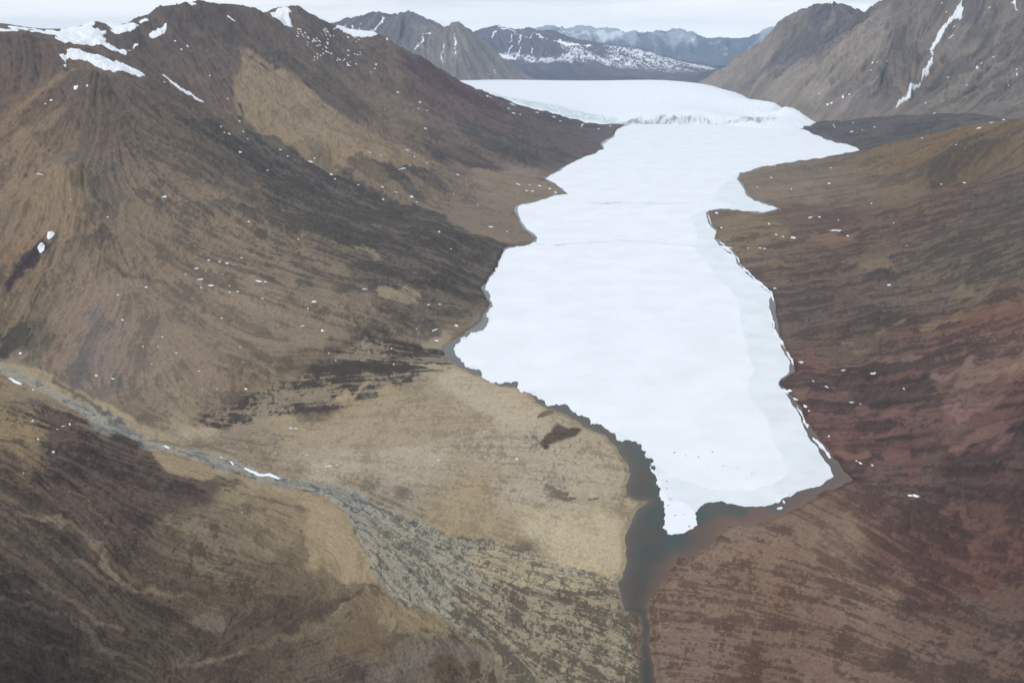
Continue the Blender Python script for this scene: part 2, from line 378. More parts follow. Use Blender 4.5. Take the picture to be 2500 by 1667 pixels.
G2 = [(494,69),(574,111),(650,149),(708,180),(758,222),(800,252),(860,292),(915,323),(999,357),(1068,392),(1130,407)]
for l_, d_, w_ in ((G1[1:], 20, 15),(G2[1:], 28, 16),([(205,597),(290,650),(350,667),(420,710),(500,765),(600,840),(700,890)], 9, 14),([(185,195),(130,240),(80,280),(0,335)], 12, 12),([(395,190),(440,215),(500,255),(560,300)], 10, 10),
   ([(420,440),(560,540),(700,610),(900,700)], 5, 10),([(760,450),(900,540),(1080,640)], 5, 12),([(900,290),(1000,330),(1150,390)], 0, 10),([(2040,495),(2170,472),(2330,441)], 12, 16),([(1990,600),(2100,620),(2250,610)], 4, 10),([(1995,905),(2110,918),(2250,945)], 4, 10)): carve(T, l_, d_, w_)
FLOW = [[(300,260),(560,430),(850,560),(1150,660)],[(250,480),(600,640),(950,760),(1080,790)],[(400,340),(700,440),(950,560),(1180,640)],[(600,330),(900,480),(1180,590)],
 [(500,580),(800,700),(1050,740)],[(620,870),(850,860),(1050,880)],[(550,990),(800,940),(1040,900)],[(700,780),(900,860)],[(190,620),(140,720),(80,820)],[(300,690),(210,800),(140,880)],[(380,780),(300,900),(250,960)],[(150,570),(90,690),(20,800)],[(100,570),(40,640),(0,690)],
 [(300,680),(500,800),(650,900)],[(400,900),(450,1000)],[(170,200),(80,270),(0,330)],[(150,300),(50,450),(0,560)],[(240,240),(200,400),(170,540)],[(450,30),(520,180),(570,280)],[(560,30),(720,150),(860,240)],
 [(500,100),(700,260),(1000,420),(1200,490)],[(650,40),(900,250),(1150,380)],[(800,80),(1100,280),(1380,400)],[(950,110),(1200,270),(1480,340)],[(1100,200),(1300,280),(1500,310)],[(300,100),(400,200),(600,320)],
 [(0,900),(200,960),(350,1060),(560,1140),(830,1210),(950,1300),(1100,1420),(1300,1560),(1500,1640)],[(850,1220),(1100,1330),(1350,1400),(1500,1420)],[(880,1280),(920,1400),(1100,1550),(1200,1667)],
 [(400,1040),(800,1080),(1200,1040),(1450,1060)],[(700,1130),(1100,1150),(1500,1180)],[(900,1000),(1250,960)],[(1000,1200),(1300,1300),(1500,1330)],
 [(0,960),(150,1000),(250,1030),(450,1120)],[(200,1080),(400,1130),(560,1170)],[(50,1100),(250,1250),(330,1400),(500,1450),(700,1460)],[(0,1250),(200,1380),(300,1500),(450,1560)],[(0,1500),(300,1600),(450,1660)],[(0,1050),(150,1060)],
 [(400,1250),(550,1280),(740,1370)],[(400,1370),(600,1420),(800,1440)],[(1000,1480),(700,1590),(400,1640)],[(850,1450),(1000,1500),(1130,1560)],[(1250,1660),(1100,1620),(950,1650),(850,1667)],[(950,1560),(800,1600),(600,1650)],[(870,1400),(760,1470),(600,1510)],
 [(2500,1640),(2100,1480),(1700,1380)],[(2450,1480),(2150,1340),(1980,1230)],[(2300,1667),(1900,1560),(1600,1520)],[(2500,1390),(2250,1330),(2100,1220)],[(2500,1050),(2250,1080),(2060,1130)],[(2500,900),(2250,950),(2000,980)],
 [(2500,550),(2200,640),(1900,690)],[(2500,700),(2200,740),(1920,800)],[(2500,450),(2200,530),(1850,600)],[(2500,800),(2250,860),(1960,900)],[(2450,310),(2350,400),(2300,440)],[(2300,330),(2100,390),(1900,420)],
 [(2250,400),(2050,460),(1900,480)],[(2450,280),(2250,310),(2050,350)]]
T.flow_strokes(FLOW)
RIV = [(0,892),(68,918),(125,936),(172,959),(224,985),(281,1011),(333,1053),(365,1079),(448,1100),(521,1110),(563,1116),(589,1137),(651,1152),(703,1168),(756,1173),(834,1189),(900,1215),(900,1303),(881,1282),(849,1241),(813,1215),(756,1199),(677,1183),(625,1168),(547,1152),(490,1131),(459,1116),(396,1100),(339,1084),(307,1064),(250,1043),(198,1001),(156,975),(104,949),(42,928),(0,910)]
RIV_ = RIV
# streak noises drawn out along the fall lines
st_big = T.lic(fbm(T.na, T.nr, 17, 3, T.g, .6), 42, 1.7)
st_fine = T.lic(fbm(T.na, T.nr, 3.0, 2, T.g, .9), 18, 1.3)
st_hair = T.lic(T.g.standard_normal((T.na, T.nr)).astype(F32), 9, 1.2)
st_mid = T.lic(fbm(T.na, T.nr, 7, 3, T.g, .7), 26, 1.5)
iso = fbm(T.na, T.nr, 26, 6, T.g, .66)
iso_fine = fbm(T.na, T.nr, 4, 3, T.g, .8)
SS = np.ones((T.na, T.nr), F32)*(.55+.6*sst(fbm(T.na, T.nr, 70, 3, T.g), -1.2, 1.2))
for P_, v_ in (([(190,600),(260,620),(350,680),(500,780),(640,880),(780,930),(620,1000),(450,1050),(300,1030),(150,920),(40,850),(100,720)],.3),([(577,117),(664,154),(771,239),(930,335),(1090,404),(950,396),(818,399),(691,349),(579,282),(558,239)],.5),
  ([(60,170),(200,150),(400,200),(420,330),(330,520),(80,520)],.4),([(0,90),(150,110),(245,178),(400,230),(300,330),(150,420),(0,450)],.45),([(400,40),(560,10),(700,30),(900,150),(800,250),(560,100)],.5),([(1900,680),(2100,560),(2500,430),(2700,700),(2700,1250),(2250,1250),(2060,1130),(1960,950)],1.6),([(560,985),(760,920),(1000,850),(1095,890),(900,990),(700,1020)],1.4),([(500,310),(700,380),(1000,480),(1200,600),(1180,720),(900,660),(620,520),(450,420)],1.3),([(0,500),(200,560),(190,640),(90,760),(0,820)],.35),
  ([(250,1150),(600,1170),(780,1300),(900,1420),(600,1420),(330,1380)],.5),([(700,1380),(1150,1540),(1250,1667),(300,1667),(500,1480)],.45),([(700,1000),(1050,930),(1350,1000),(1540,1150),(1530,1400),(1200,1330),(800,1150)],.4)):
    r_ = T.mask(P_, 10, 14); SS[r_[0]] = SS[r_[0]]*(1-r_[1])+v_*r_[1]
RV = np.zeros((T.na, T.nr), F32); r_ = T.mask([(-80,880)]+[(x, y-14) for x, y in RIV_[:17]]+[(x, y+14) for x, y in RIV_[17:]]+[(-80,925)], 2, 8); RV[r_[0]] = r_[1]
T.fray = .6*st_mid+.6*st_fine+.3*iso_fine+.2*st_hair
# lake mask and relief
def lake_distance(X, Y):
    "signed distance to the shore, + on land"
    c = 5
    xs, ys = X[::c, ::c].astype(float), Y[::c, ::c].astype(float)
    d0 = segdist(xs, ys, SHP[::2]); d0 = np.where(pip(xs, ys, SHP), -d0, d0)
    d = cubic_up(d0, *X.shape)
    near = np.abs(d) < 60 + np.sqrt(X*X+Y*Y)*.012
    xn, yn = X[near].astype(float), Y[near].astype(float)
    dn = np.full(xn.shape, 0.)
    k = 40000
    for a in range(0, len(xn), k):
        q = segdist(xn[a:a+k], yn[a:a+k], SHP); dn[a:a+k] = np.where(pip(xn[a:a+k], yn[a:a+k], SHP), -q, q)
    d[near] = dn; return d
LD = lake_distance(T.X, T.Y)
ga, gr = T.slope(); SLOPE = blur(np.sqrt(ga*ga+gr*gr), 10)
amp = T.RR*(.0016*sst(SLOPE, .04, .38) + .00012)
land = sst(LD, 0, 90)
T.H = T.H + land*amp*(1-.93*RV)*(.7*SS*st_big + .3*st_mid + .8*iso + .10*iso_fine - .35*np.abs(st_mid) - .5)
T.H = np.where(LD > 0, np.maximum(T.H, .04*np.minimum(LD, 30)+.15), -0.15-.06*np.minimum(-LD, 120)).astype(F32)

# ---------------------------------------------------------------- ground colours
CC = [(60,110,'5f5047','4c413b',.3),(150,190,'7a6650','5f5046',.25),(0,250,'5a4a40','4c4039',.3),(60,262,'6e5945','5c4c40',.3),(0,330,'80694e','6a5644',.25),(191,190,'5c4f48','52463f',.3),
 (300,250,'665648','574b42',.4),(400,320,'70604f','564a40',.4),(450,235,'5e5047','50453e',.3),(600,400,'5a5048','4a433d',.5),(500,330,'6c5948','544940',.4),(420,80,'5f5148','4e443e',.3),(520,50,'53483f','473e39',.4),
 (600,80,'62534a','524740',.3),(480,180,'63534a','564941',.3),(600,200,'7d6a52','6e5c49',.2),(700,260,'86715a','75634e',.2),(800,330,'867259','6a5b4a',.25),(900,380,'7e6c58','5d5348',.35),(1000,430,'7c6b58','5a5147',.4),(1250,440,'857462','706251',.2),
 (800,130,'675a50','554b44',.3),(900,180,'736252','5f5247',.3),(1000,280,'7a6854','675848',.3),(1050,210,'5f4a46','533f3d',.3),(1100,240,'654e49','533f3d',.3),(1200,290,'665149','524340',.4),(1150,330,'6f5e50','4f4844',.5),(1300,380,'5e514a','4b443f',.5),(1400,330,'5d4d48','4a403d',.4),(1450,350,'5d4d48','4a403d',.4),
 (300,480,'82705a','5c5349',.35),(250,430,'655a50','534b44',.5),(150,480,'857056','6a5a48',.25),(50,450,'84705a','6e5d4a',.25),(500,500,'83705a','5b5249',.4),(700,560,'7d6c56','50493f',.5),(800,480,'58514a','474340',.5),(1000,600,'544d47','433f3b',.5),
 (1100,640,'544a42','433d38',.5),(900,650,'6b6052','4d463e',.55),(1000,720,'6b6052','463f38',.5),(700,650,'80705c','564d42',.4),(600,700,'877661','655a4b',.25),(250,700,'83705f','6c5d50',.3),(300,850,'7d6c60','686059',.3),(150,800,'836f5e','6c5c4f',.3),
 (400,850,'84725e','6b5e50',.3),(550,900,'836f5c','665848',.25),(700,820,'82725f','665a4b',.3),(850,780,'83745f','574d42',.35),(750,950,'5f5347','463e37',.5),(900,880,'62574a','463e36',.55),(550,990,'6b5d4e','4b423a',.5),
 (80,700,'7d6a52','62533f',.3),(20,780,'7a6a52','5c5041',.3),(30,830,'5a5044','4b443b',.4),(60,900,'8b7c66','706a5c',.3),(500,1030,'a29174','8a7b63',.25),(700,1000,'9d8a68','887858',.25),(900,1000,'9a855d','8a764f',.3),(1150,900,'a8977a','9a8a6c',.2),
 (1250,1000,'a89674','94835f',.2),(1000,1100,'a3947a','8d8069',.25),(1300,1100,'a2937a','7c7160',.3),(1300,1200,'a3947a','7d7260',.25),(1450,1150,'a39476','857860',.3),(800,1120,'a3947a','8f8168',.2),(1150,1250,'9b865f','8b7752',.3),(1400,1330,'ab9870','9c8962',.2),
 (950,1300,'8a8270','56544a',.5),(1000,1400,'807a6a','4b473d',.5),(1200,1400,'8d8269','554d3f',.5),(1200,1550,'857860','564c3e',.7),(1400,1600,'85785f','544a3c',.75),(800,1300,'9f8862','8b764f',.25),
 (500,1300,'7d6e58','574b3d',.5),(700,1250,'8a785d','6a5b48',.35),(600,1180,'8d7b5f','6f604a',.25),(300,1130,'4f423a','443832',.4),(400,1180,'4d4037','42362f',.4),(100,1150,'6c5b48','4a3f36',.5),(50,1050,'8b7757','5c4d3d',.4),(0,950,'86745a','64563f',.35),
 (200,1300,'5d5044','463c33',.5),(300,1500,'574a3d','41382f',.5),(0,1500,'463d35','362f29',.5),(100,1650,'3c342d','312a25',.5),(500,1450,'5e5040','4b4033',.4),(600,1600,'584b3e','483d32',.4),(700,1480,'5c4e40','4a3f33',.4),(900,1490,'7a664b','66553f',.3),
 (750,1430,'665744','554836',.3),(1000,1620,'6f6355','5a4f43',.3),(1100,1660,'5e5141','4a3f32',.4),(850,1650,'62554a','4f443a',.4),
 (1800,1320,'806c5b','5e4b40',.35),(1700,1450,'7c695a','5d493f',.45),(1900,1450,'77634f','5a463b',.5),(2050,1300,'7e6c5a','655344',.3),(2100,1450,'7d6b5b','58473d',.45),(2300,1600,'6d5c50','50423a',.45),(1700,1600,'77645a','56433a',.45),(2450,1500,'62534a','4a3e38',.45),(1900,1600,'705d4f','533f36',.5),
 (2150,1100,'6a443c','4a3431',.5),(2000,1050,'764d42','5f3f37',.35),(2050,950,'734d42','4a3733',.5),(2400,1150,'57413b','43302e',.5),(2300,1250,'56413a','46342f',.5),(2450,1000,'70493f','4d3632',.5),(2300,900,'735045','4f3e3a',.5),(2450,850,'79594c','57443c',.45),(2100,900,'6b5347','4c3d37',.5),(2250,1370,'664d44','4a3a35',.45),(2450,1360,'64483e','4a3832',.45),(2150,1230,'70564a','54403a',.4),(2400,1260,'60453d','46342f',.5),
 (2000,750,'635950','4b4541',.5),(2200,700,'635a50','4a4541',.45),(2400,650,'645d52','4d4842',.5),(2300,600,'6c6352','4f4a44',.5),(2450,500,'5c544c','4a4440',.45),(2200,530,'6b5b4e','51443f',.5),(2000,530,'5d4a43','4c3e3a',.4),(2000,590,'6a5a4a','4c433c',.45),(1850,560,'7a6a50','554b3e',.35),(2100,800,'5f554c','4a433e',.5),
 (2000,440,'796852','635643',.3),(1900,470,'7d6c59','675a4a',.25),(2200,400,'765f41','62503a',.3),(2350,330,'735a3b','604c35',.3),(2450,300,'765f41','62503a',.3),(2300,420,'685640','4f4438',.4),(2200,450,'76664f','5e513f',.3),(1850,430,'7a6a55','655846',.25),
 (2100,320,'55504d','434040',.4),(2300,280,'4d4846','413d3c',.4)]
T.base_colours(CC)
rg, sk = T.region, T.stroke
rg([(1045,944),(1076,954),(1123,980),(1196,1022),(1212,1040),(1186,1058),(1087,1079),(1008,1092),(904,1105),(840,1100),(760,1080),(720,1060),(740,1030),(800,1015),(900,990),(980,960)],'98866a','8a7758',.4,3,2,.8)
rg([(1060,920),(1130,912),(1250,960),(1330,1000),(1300,1040),(1240,1045),(1205,1025),(1100,960)],'a9997c','9c8c6e',.2,4,5,.8)
rg([(1040,1215),(1123,1210),(1217,1215),(1290,1262),(1300,1319),(1248,1329),(1212,1329),(1165,1319),(1092,1303),(1040,1262)],'9a8866','8d7a5a',.35,5,6,.75)
rg([(1269,1256),(1519,1267),(1524,1340),(1514,1413),(1467,1413),(1415,1376),(1321,1350),(1269,1319)],'ab9c79','9f8f6b',.2,5,7,.8)
BR = [(800,1183),(878,1204),(930,1230),(993,1246),(1040,1277),(1092,1303),(1133,1314),(1217,1327),(1269,1345),(1321,1361),(1399,1376),(1467,1413),(1519,1415),(1524,1475),(1556,1507),(1571,1667),(1269,1667),(1248,1621),(1206,1574),(1160,1553),(1133,1527),(1071,1501),(1019,1475),(961,1454),(930,1428),(920,1392),(894,1371),(899,1335),(883,1298),(862,1262),(831,1225),(800,1210)]
rg(BR,'958d7a','625e52',.36,5,2)
rg([(1217,1327),(1321,1361),(1467,1413),(1519,1415),(1520,1440),(1380,1450),(1200,1430),(1130,1360)],'a19373','6a604e',.34,6,6)
rg([(1140,1440),(1500,1435),(1524,1475),(1556,1507),(1571,1680),(1269,1680),(1206,1574),(1150,1530),(1080,1490)],'968a70','5f5547',.62,6,8)
rg([(x,y-5) if k<17 else (x,y+6) for k,(x,y) in enumerate(RIV)],'908a79','73726a',.32,3,1)
rg([(0,880),(120,900),(260,985),(340,1030),(420,1060),(480,1090),(360,1070),(320,1045),(224,985),(125,936),(0,892)],'978769','857861',.3,3,2)
for q in ((1342,1187,17,5,20),(1362,1200,26,5,4),(1370,1211,36,6,6),(1330,1010,20,6,-20),(1305,1068,9,4,0),(1450,1218,14,3,0)): rg(ell(*q),'5b4e3e',None,0,2,0,.85)
rg([(1311,1084),(1342,1058),(1363,1040),(1410,1038),(1420,1045),(1384,1064),(1352,1087),(1326,1094)],'5e5040','4a3f34',.6,4,1)
for q in ((1467,1460,40,10,0),(1505,1477,16,7,0),(1211,1512,20,8,25),(1357,1512,28,6,0),(1540,1608,15,9,0),(1490,1640,40,16,20)): rg(ell(*q),'94866a','857860',.3,4,0)
rg([(740,1309),(756,1267),(730,1215),(813,1225),(855,1262),(886,1319),(910,1371),(925,1420),(844,1418),(813,1392),(756,1371),(735,1345)],'9b8768','8a7858',.3,4,2,.85)
rg([(365,1095),(470,1125),(560,1155),(640,1170),(720,1190),(790,1225),(700,1215),(600,1175),(500,1170),(420,1150),(380,1120)],'948364','857458',.25,4,2,.85)
rg([(115,991),(172,1006),(245,1048),(307,1064),(365,1111),(417,1147),(469,1168),(547,1163),(589,1168),(584,1189),(469,1204),(412,1220),(396,1246),(375,1283),(333,1293),(313,1345),(292,1371),(250,1340),(208,1293),(156,1246),(104,1204),(83,1163),(104,1111),(94,1058)],'5d4f45','41352f',.5,7,8,.92)
for P, wd, c in (([(31,1236),(130,1267),(198,1298),(229,1329),(250,1371),(292,1408),(333,1434),(396,1449),(480,1460)],16,'80705a'),([(130,1194),(172,1215),(240,1251),(276,1277)],8,'79684f'),
  ([(150,1340),(210,1380),(260,1420),(320,1440)],16,'6f6050'),([(20,1392),(115,1434),(180,1470),(235,1517),(300,1540)],12,'6f604f'),([(0,1480),(150,1500),(220,1530),(280,1590),(330,1605)],10,'62554a'),([(0,1440),(60,1450),(120,1480)],6,'75644c'),
  ([(900,1470),(782,1527),(651,1580),(470,1621)],16,'73654f'),([(410,1632),(460,1628),(520,1608)],12,'75695a'),([(440,1515),(500,1520),(560,1530)],26,'6d6253')): sk(P, wd, c, .65, 5, 1)
for P, wd, c, o in (([(141,1183),(219,1236),(271,1288),(292,1350),(313,1402),(365,1439),(443,1449),(521,1449)],13,'473b32',.6),([(0,1439),(78,1465),(156,1517),(198,1559),(235,1590),(313,1621)],13,'392f29',.6),([(900,1423),(855,1460),(808,1486),(677,1533),(521,1590),(453,1627)],13,'41362d',.6),
  ([(787,1509),(825,1490),(860,1470)],7,'8d7d68',.7),([(0,1310),(80,1335),(150,1390),(230,1450),(290,1480)],9,'3f352e',.55),([(60,1250),(150,1290),(200,1330),(225,1375)],7,'453a32',.55),([(0,1540),(100,1570),(200,1620),(280,1660)],8,'5a4d42',.5),([(0,1600),(90,1620),(170,1667)],10,'342b26',.5),
  ([(300,1667),(420,1640),(520,1630),(640,1640)],12,'3d332b',.5),([(313,1300),(318,1350),(345,1400),(400,1425)],10,'54483a',.5),([(660,1330),(700,1360),(735,1372)],14,'51463a',.6),([(480,1245),(560,1262),(640,1290),(720,1335)],6,'5c5041',.4),([(430,1260),(540,1278),(640,1315),(700,1350)],4,'5a4e3f',.4)): sk(P, wd, c, o, 5, 1)
for q in ((516,1512,60,15,5,'72685b'),(458,1613,42,9,-8,'75695b'),(905,1560,60,48,15,'69563f'),(1010,1515,90,34,12,'8c7859'),(680,1450,80,16,-3,'6b5c49'),(750,1400,70,16,-6,'6a5a46'),(620,1560,80,14,-12,'5f5345'),(1000,1625,90,14,-8,'6f6457')): rg(ell(*q[:5],16,.25),q[5],None,0,9,9,.7)
rg([(900,1640),(1000,1590),(1100,1560),(1200,1590),(1260,1630),(1150,1612),(1060,1620),(960,1660)],'756a5c','64594d',.3,4,4,.8)
for P, wd, c in (([(1080,1540),(1040,1530),(960,1570),(860,1600)],9,'4e4335'),([(860,1440),(820,1470),(760,1490),(640,1500)],16,'4c4034'),([(600,1580),(800,1500),(870,1450)],8,'44392e'),([(1060,1530),(1090,1548)],8,'55493a')): sk(P, wd, c, .6, 4, 2)
rg([(430,285),(531,303),(600,327),(638,325),(691,353),(755,388),(818,404),(861,441),(935,478),(1042,515),(1090,537),(1169,579),(1205,602),(1201,650),(1180,710),(1080,700),(1010,660),(957,610),(903,608),(797,574),(771,531),(691,500),(659,489),(648,457),(595,420),(574,383),(542,361),(505,329),(458,304)],'665c51','4a433d',.68,8,4,.95)
rg([(500,1005),(560,985),(640,955),(740,915),(830,870),(900,820),(1000,835),(1085,855),(1098,890),(1040,908),(1000,940),(900,990),(840,980),(760,992),(680,1022),(580,1042),(510,1038)],'8a7c66','463e37',.64,5,4)
for q in ((1045,892,38,11,-4,'9a8b70'),(862,967,36,9,-6,'94825f'),(1065,832,38,20,-15,'8f8069'),(975,725,50,12,10,'8b7c62'),(1010,715,30,8,25,'8b7c62'),(900,610,40,9,35,'857459'),(1165,790,20,25,0,'74685a')): rg(ell(*q[:5]),q[5],None,0,7,1,.85)
rg([(577,117),(611,114),(664,154),(717,191),(771,239),(850,287),(930,335),(1010,367),(1090,404),(1040,420),(950,396),(850,400),(818,399),(765,386),(691,349),(632,317),(579,282),(558,239),(563,202),(585,159)],'8b785d','7b6850',.3,2,1,.92)
rg([(480,62),(574,105),(611,112),(664,152),(717,189),(771,237),(850,285),(915,318),(900,290),(840,230),(790,190),(720,140),(640,80),(560,30)],'62554b','51463f',.35,3,3,.8)
rg([(445,60),(490,75),(575,117),(583,160),(560,205),(556,235),(530,200),(480,130)],'67574d','574940',.3,3,1,.8)
rg([(820,400),(880,392),(960,402),(1040,420),(1000,440),(960,448),(900,440),(850,420)],'6b5c4c','4d443b',.55,6,2,.8)
rg([(1030,330),(1090,345),(1160,380),(1230,418),(1180,415),(1100,385),(1040,355)],'5d5048','453d39',.55,5,3,.8)
rg([(1120,290),(1200,310),(1300,345),(1420,372),(1380,398),(1300,395),(1200,360),(1130,325)],'5d534b','48413d',.55,5,3,.8)
rg([(972,142),(984,134),(1014,145),(1068,168),(1121,203),(1167,230),(1213,245),(1259,268),(1221,275),(1183,268),(1125,245),(1049,214),(991,168)],'5d4643','513d3b',.4,5,3)
rg([(1137,405),(1200,420),(1290,432),(1335,440),(1370,462),(1385,474),(1310,491),(1262,501),(1230,480),(1190,440)],'7f6e58','74644f',.3,4,2)
rg([(1049,491),(1110,508),(1190,518),(1255,515),(1285,565),(1309,583),(1250,598),(1180,585),(1120,555),(1070,520)],'7a6a57','6c5d4c',.3,5,3)
for P, wd, c, o in ((G2[:6],6,'413934',.9),(G1[:5],6,'423a35',.9),([(800,252),(915,323),(991,360),(1068,392),(1137,407)],5,'574c42',.6),
  ([(610,310),(700,355),(804,398),(896,461),(1000,505)],6,'5a5046',.5),([(175,590),(230,605),(290,660),(350,668),(420,710),(500,765),(600,840),(680,880),(800,930)],15,'564b40',.7),([(150,560),(115,680),(70,770),(20,830)],12,'4f473e',.8),
  ([(40,865),(120,890),(190,950),(260,1010),(300,1030)],9,'574a40',.8),([(245,430),(300,500),(330,520)],30,'5b534c',.6),([(300,300),(400,370),(470,420)],18,'5b5047',.4)): sk(P, wd, c, o, 5, 2)
for P, wd, c, o in (([(184,165),(126,207),(77,245),(0,302)],16,'7d6952',.75),([(214,228),(161,266),(96,308),(0,362)],16,'7d6952',.7),([(180,190),(130,235),(80,275),(0,330)],12,'54463d',.6),
  ([(408,20),(412,60),(405,105)],12,'463d39',.6),([(480,20),(530,50),(560,80)],26,'4d433e',.5),([(310,120),(345,130),(330,145)],8,'40383a',.6),([(740,330),(800,400),(850,420)],14,'5d5449',.5),([(830,420),(870,405),(900,430)],14,'54493f',.5),([(1030,330),(1100,360),(1170,395)],14,'54483f',.5)): sk(P, wd, c, o, 4, 2)
rg([(0,690),(60,640),(130,570),(135,590),(95,650),(40,680),(0,730)],'49393a','3d3234',.4,5,1)
rg([(0,660),(40,610),(95,580),(118,572),(60,625),(10,660)],'86664a','765a43',.35,4,2,.8)
rg([(0,810),(50,780),(60,830),(30,870),(0,870)],'4f493f','443e36',.5,5,3)
rg([(240,740),(290,760),(270,850),(215,910),(170,930),(200,850)],'6b645e','625b56',.4,8,8,.8)
rg([(230,930),(300,900),(290,960),(250,985)],'6a645c','5c574f',.4,6,4,.7)
rg([(1983,921),(2059,917),(2101,936),(2078,959),(2090,974),(2051,971),(2032,948)],'7c5d4f','6d5146',.3,6,2)
rg([(1925,940),(1967,944),(1983,974),(1956,986),(1937,971)],'77574a','6a4c41',.3,5,2)
rg([(1990,906),(2174,913),(2250,944),(2281,982),(2174,990),(2078,986),(2040,955)],'4d3d34','43352f',.5,8,4,.7)
rg([(2281,997),(2327,990),(2350,1005),(2327,1024),(2285,1020)],'70493f',None,0,7,2,.7)
rg([(1985,1035),(2060,1030),(2110,1050),(2120,1070),(2060,1075),(2090,1110),(2040,1105)],'774c42','683f37',.4,8,3,.7)
rg([(1902,292),(1944,306),(1975,318),(2013,337),(2051,348),(2103,364),(2174,349),(2250,330),(2365,307),(2500,284),(2500,262),(2411,262),(2185,262),(2028,283)],'59514b','453f3b',.45,5,2)
rg([(1740,517),(1830,520),(1890,528),(1920,552),(1840,545),(1770,560),(1740,545)],'7b6c50','665945',.3,5,3,.8)
sk([(1830,522),(1900,540),(2000,585),(2080,615)],16,'4f4740',.5,6,4)
for q in ((2380,985,70,16,-6,'825b4e'),(2210,1010,50,9,-4,'774f45'),(2420,1055,80,14,-5,'7d5348'),(2160,1062,45,9,0,'744a41'),(2330,930,70,13,-8,'7d6252'),(2440,900,60,14,-10,'826352'),(2110,1000,40,9,-10,'754d43'),(2060,1110,50,10,20,'77503f'),(2200,1140,60,10,8,'6d463d'),
  (2400,1105,100,20,-4,'46322f'),(2250,1190,80,14,6,'432f2d'),(2450,1230,80,16,0,'44322f'),(2150,960,60,9,0,'45342f'),(2290,1060,60,9,-4,'49332f'),(2350,1290,90,9,8,'6a4a3f'),(2430,1340,80,6,10,'6d4c40'),(2180,880,60,9,-5,'776052'),(2260,790,60,8,-8,'776450'),(2100,830,50,7,-4,'75644f'),(2350,720,80,8,-10,'6d6552'),(2150,650,60,7,-8,'6f6450'),(2040,570,50,8,0,'745f50')): rg(ell(*q[:5],16,.3),q[5],None,0,9,3,.75)
# dark wet line where the shore is undercut, pale line of dry mud behind it
fr = np.exp(-((LD-4)/4.0)**2)*(T.RR < 3500)*.25
T.LT *= (1-fr)[..., None]; T.DK *= (1-fr)[..., None]
GR = fbm(T.na, T.nr, 1.6, 1, T.g)
# combine: dark material in streaks and patches
mix_n = uniform(.5*st_big+.6*st_mid+.75*st_fine+.5*iso+.35*iso_fine+.4*st_hair)
flat = 1-sst(SLOPE, .03, .10)
mix_f = uniform(.4*st_mid+.7*st_fine+.4*iso+.6*iso_fine-.2*st_big+.4*st_hair)
mix_n = mix_n*(1-flat)+mix_f*flat
m = .5*sst(mix_n, 1-T.CV-.20, 1-T.CV+.20)*(1+SS)/1.5+.25*sst(uniform(.8*iso+.6*iso_fine), 1-T.CV-.25, 1-T.CV+.25)*(2-SS)
m = np.clip(m*1.12, 0, 1)
m2 = sst(uniform(.8*SS*st_fine+.6*iso_fine), .55, .95)*.35
def tint(P, rgb, desat=0.0, fe=20, cvd=0.0):
    sl_, m_ = T.mask(P, 12, fe)
    T.CV[sl_] *= 1-m_*cvd
    for A_ in (T.LT, T.DK):
        q = A_[sl_]; g_ = q@np.array([.3, .59, .11]); t_ = (q*(1-desat)+g_[..., None]*desat)*np.array(rgb)
        A_[sl_] = q*(1-m_[..., None])+t_*m_[..., None]
tint([(330,1040),(760,1000),(1050,900),(1350,1000),(1540,1150),(1530,1420),(1200,1340),(900,1210),(560,1110)], (1.06, 1.045, 1.05), .14, 20, .55)
tint([(1750,520),(2100,500),(2500,430),(2800,600),(2800,1000),(2400,960),(1950,920)], (1.07, .98, .93))
tint([(1900,920),(2200,840),(2800,760),(2800,1400),(2300,1320),(2060,1180)], (.97, 1.0, 1.01), .24)
tint([(1600,1400),(2000,1220),(2300,1200),(2800,1300),(2800,1800),(1600,1800)], (1.06, .985, .97))
T.LT *= 1.05; T.DK *= .82
COL = T.LT*(1-m[..., None])+T.DK*m[..., None]
COL = COL*(1-m2[..., None])+T.DK*m2[..., None]
COL *= (1.19*(1+.05*iso+SS*(.07*st_fine+.05*st_hair)+.045*iso_fine+.045*GR))[..., None]
# braided channels: thin dark meandering threads
def channels(P, density, col, op, wob=4):
    r_ = T.mask(P, wob, 2)
    sl_, mk = r_
    v = np.abs(CHN[sl_]); th = (1-sst(v, density*.35, density))*mk*op
    COL[sl_] = COL[sl_]*(1-th[..., None])+hexc(col)*th[..., None]
CHN = T.lic(fbm(T.na, T.nr, 9, 3, T.g, .55), 12, 1.3)
channels(BR, .20, '4c4c46', .8); channels(RIV, .30, '555b5e', .8)
CHN = T.lic(fbm(T.na, T.nr, 4.5, 2, T.g, .6), 6, 1.2); channels(BR, .16, '55534a', .6); channels(RIV, .15, '5d6262', .5)
channels([(1000,1085),(1300,1060),(1460,1060),(1530,1130),(1530,1210),(1400,1215),(1000,1180)], .10, '6b6353', .5, 8)
channels([(330,1040),(420,1050),(560,1090),(700,1120),(560,1125),(400,1085)], .2, '7c7462', .6, 5)
ter = struct(T.build('terrain', M_ground, COL, keep=(LD > -70) & ~((LD < -8) & (T.RR > 2400))))

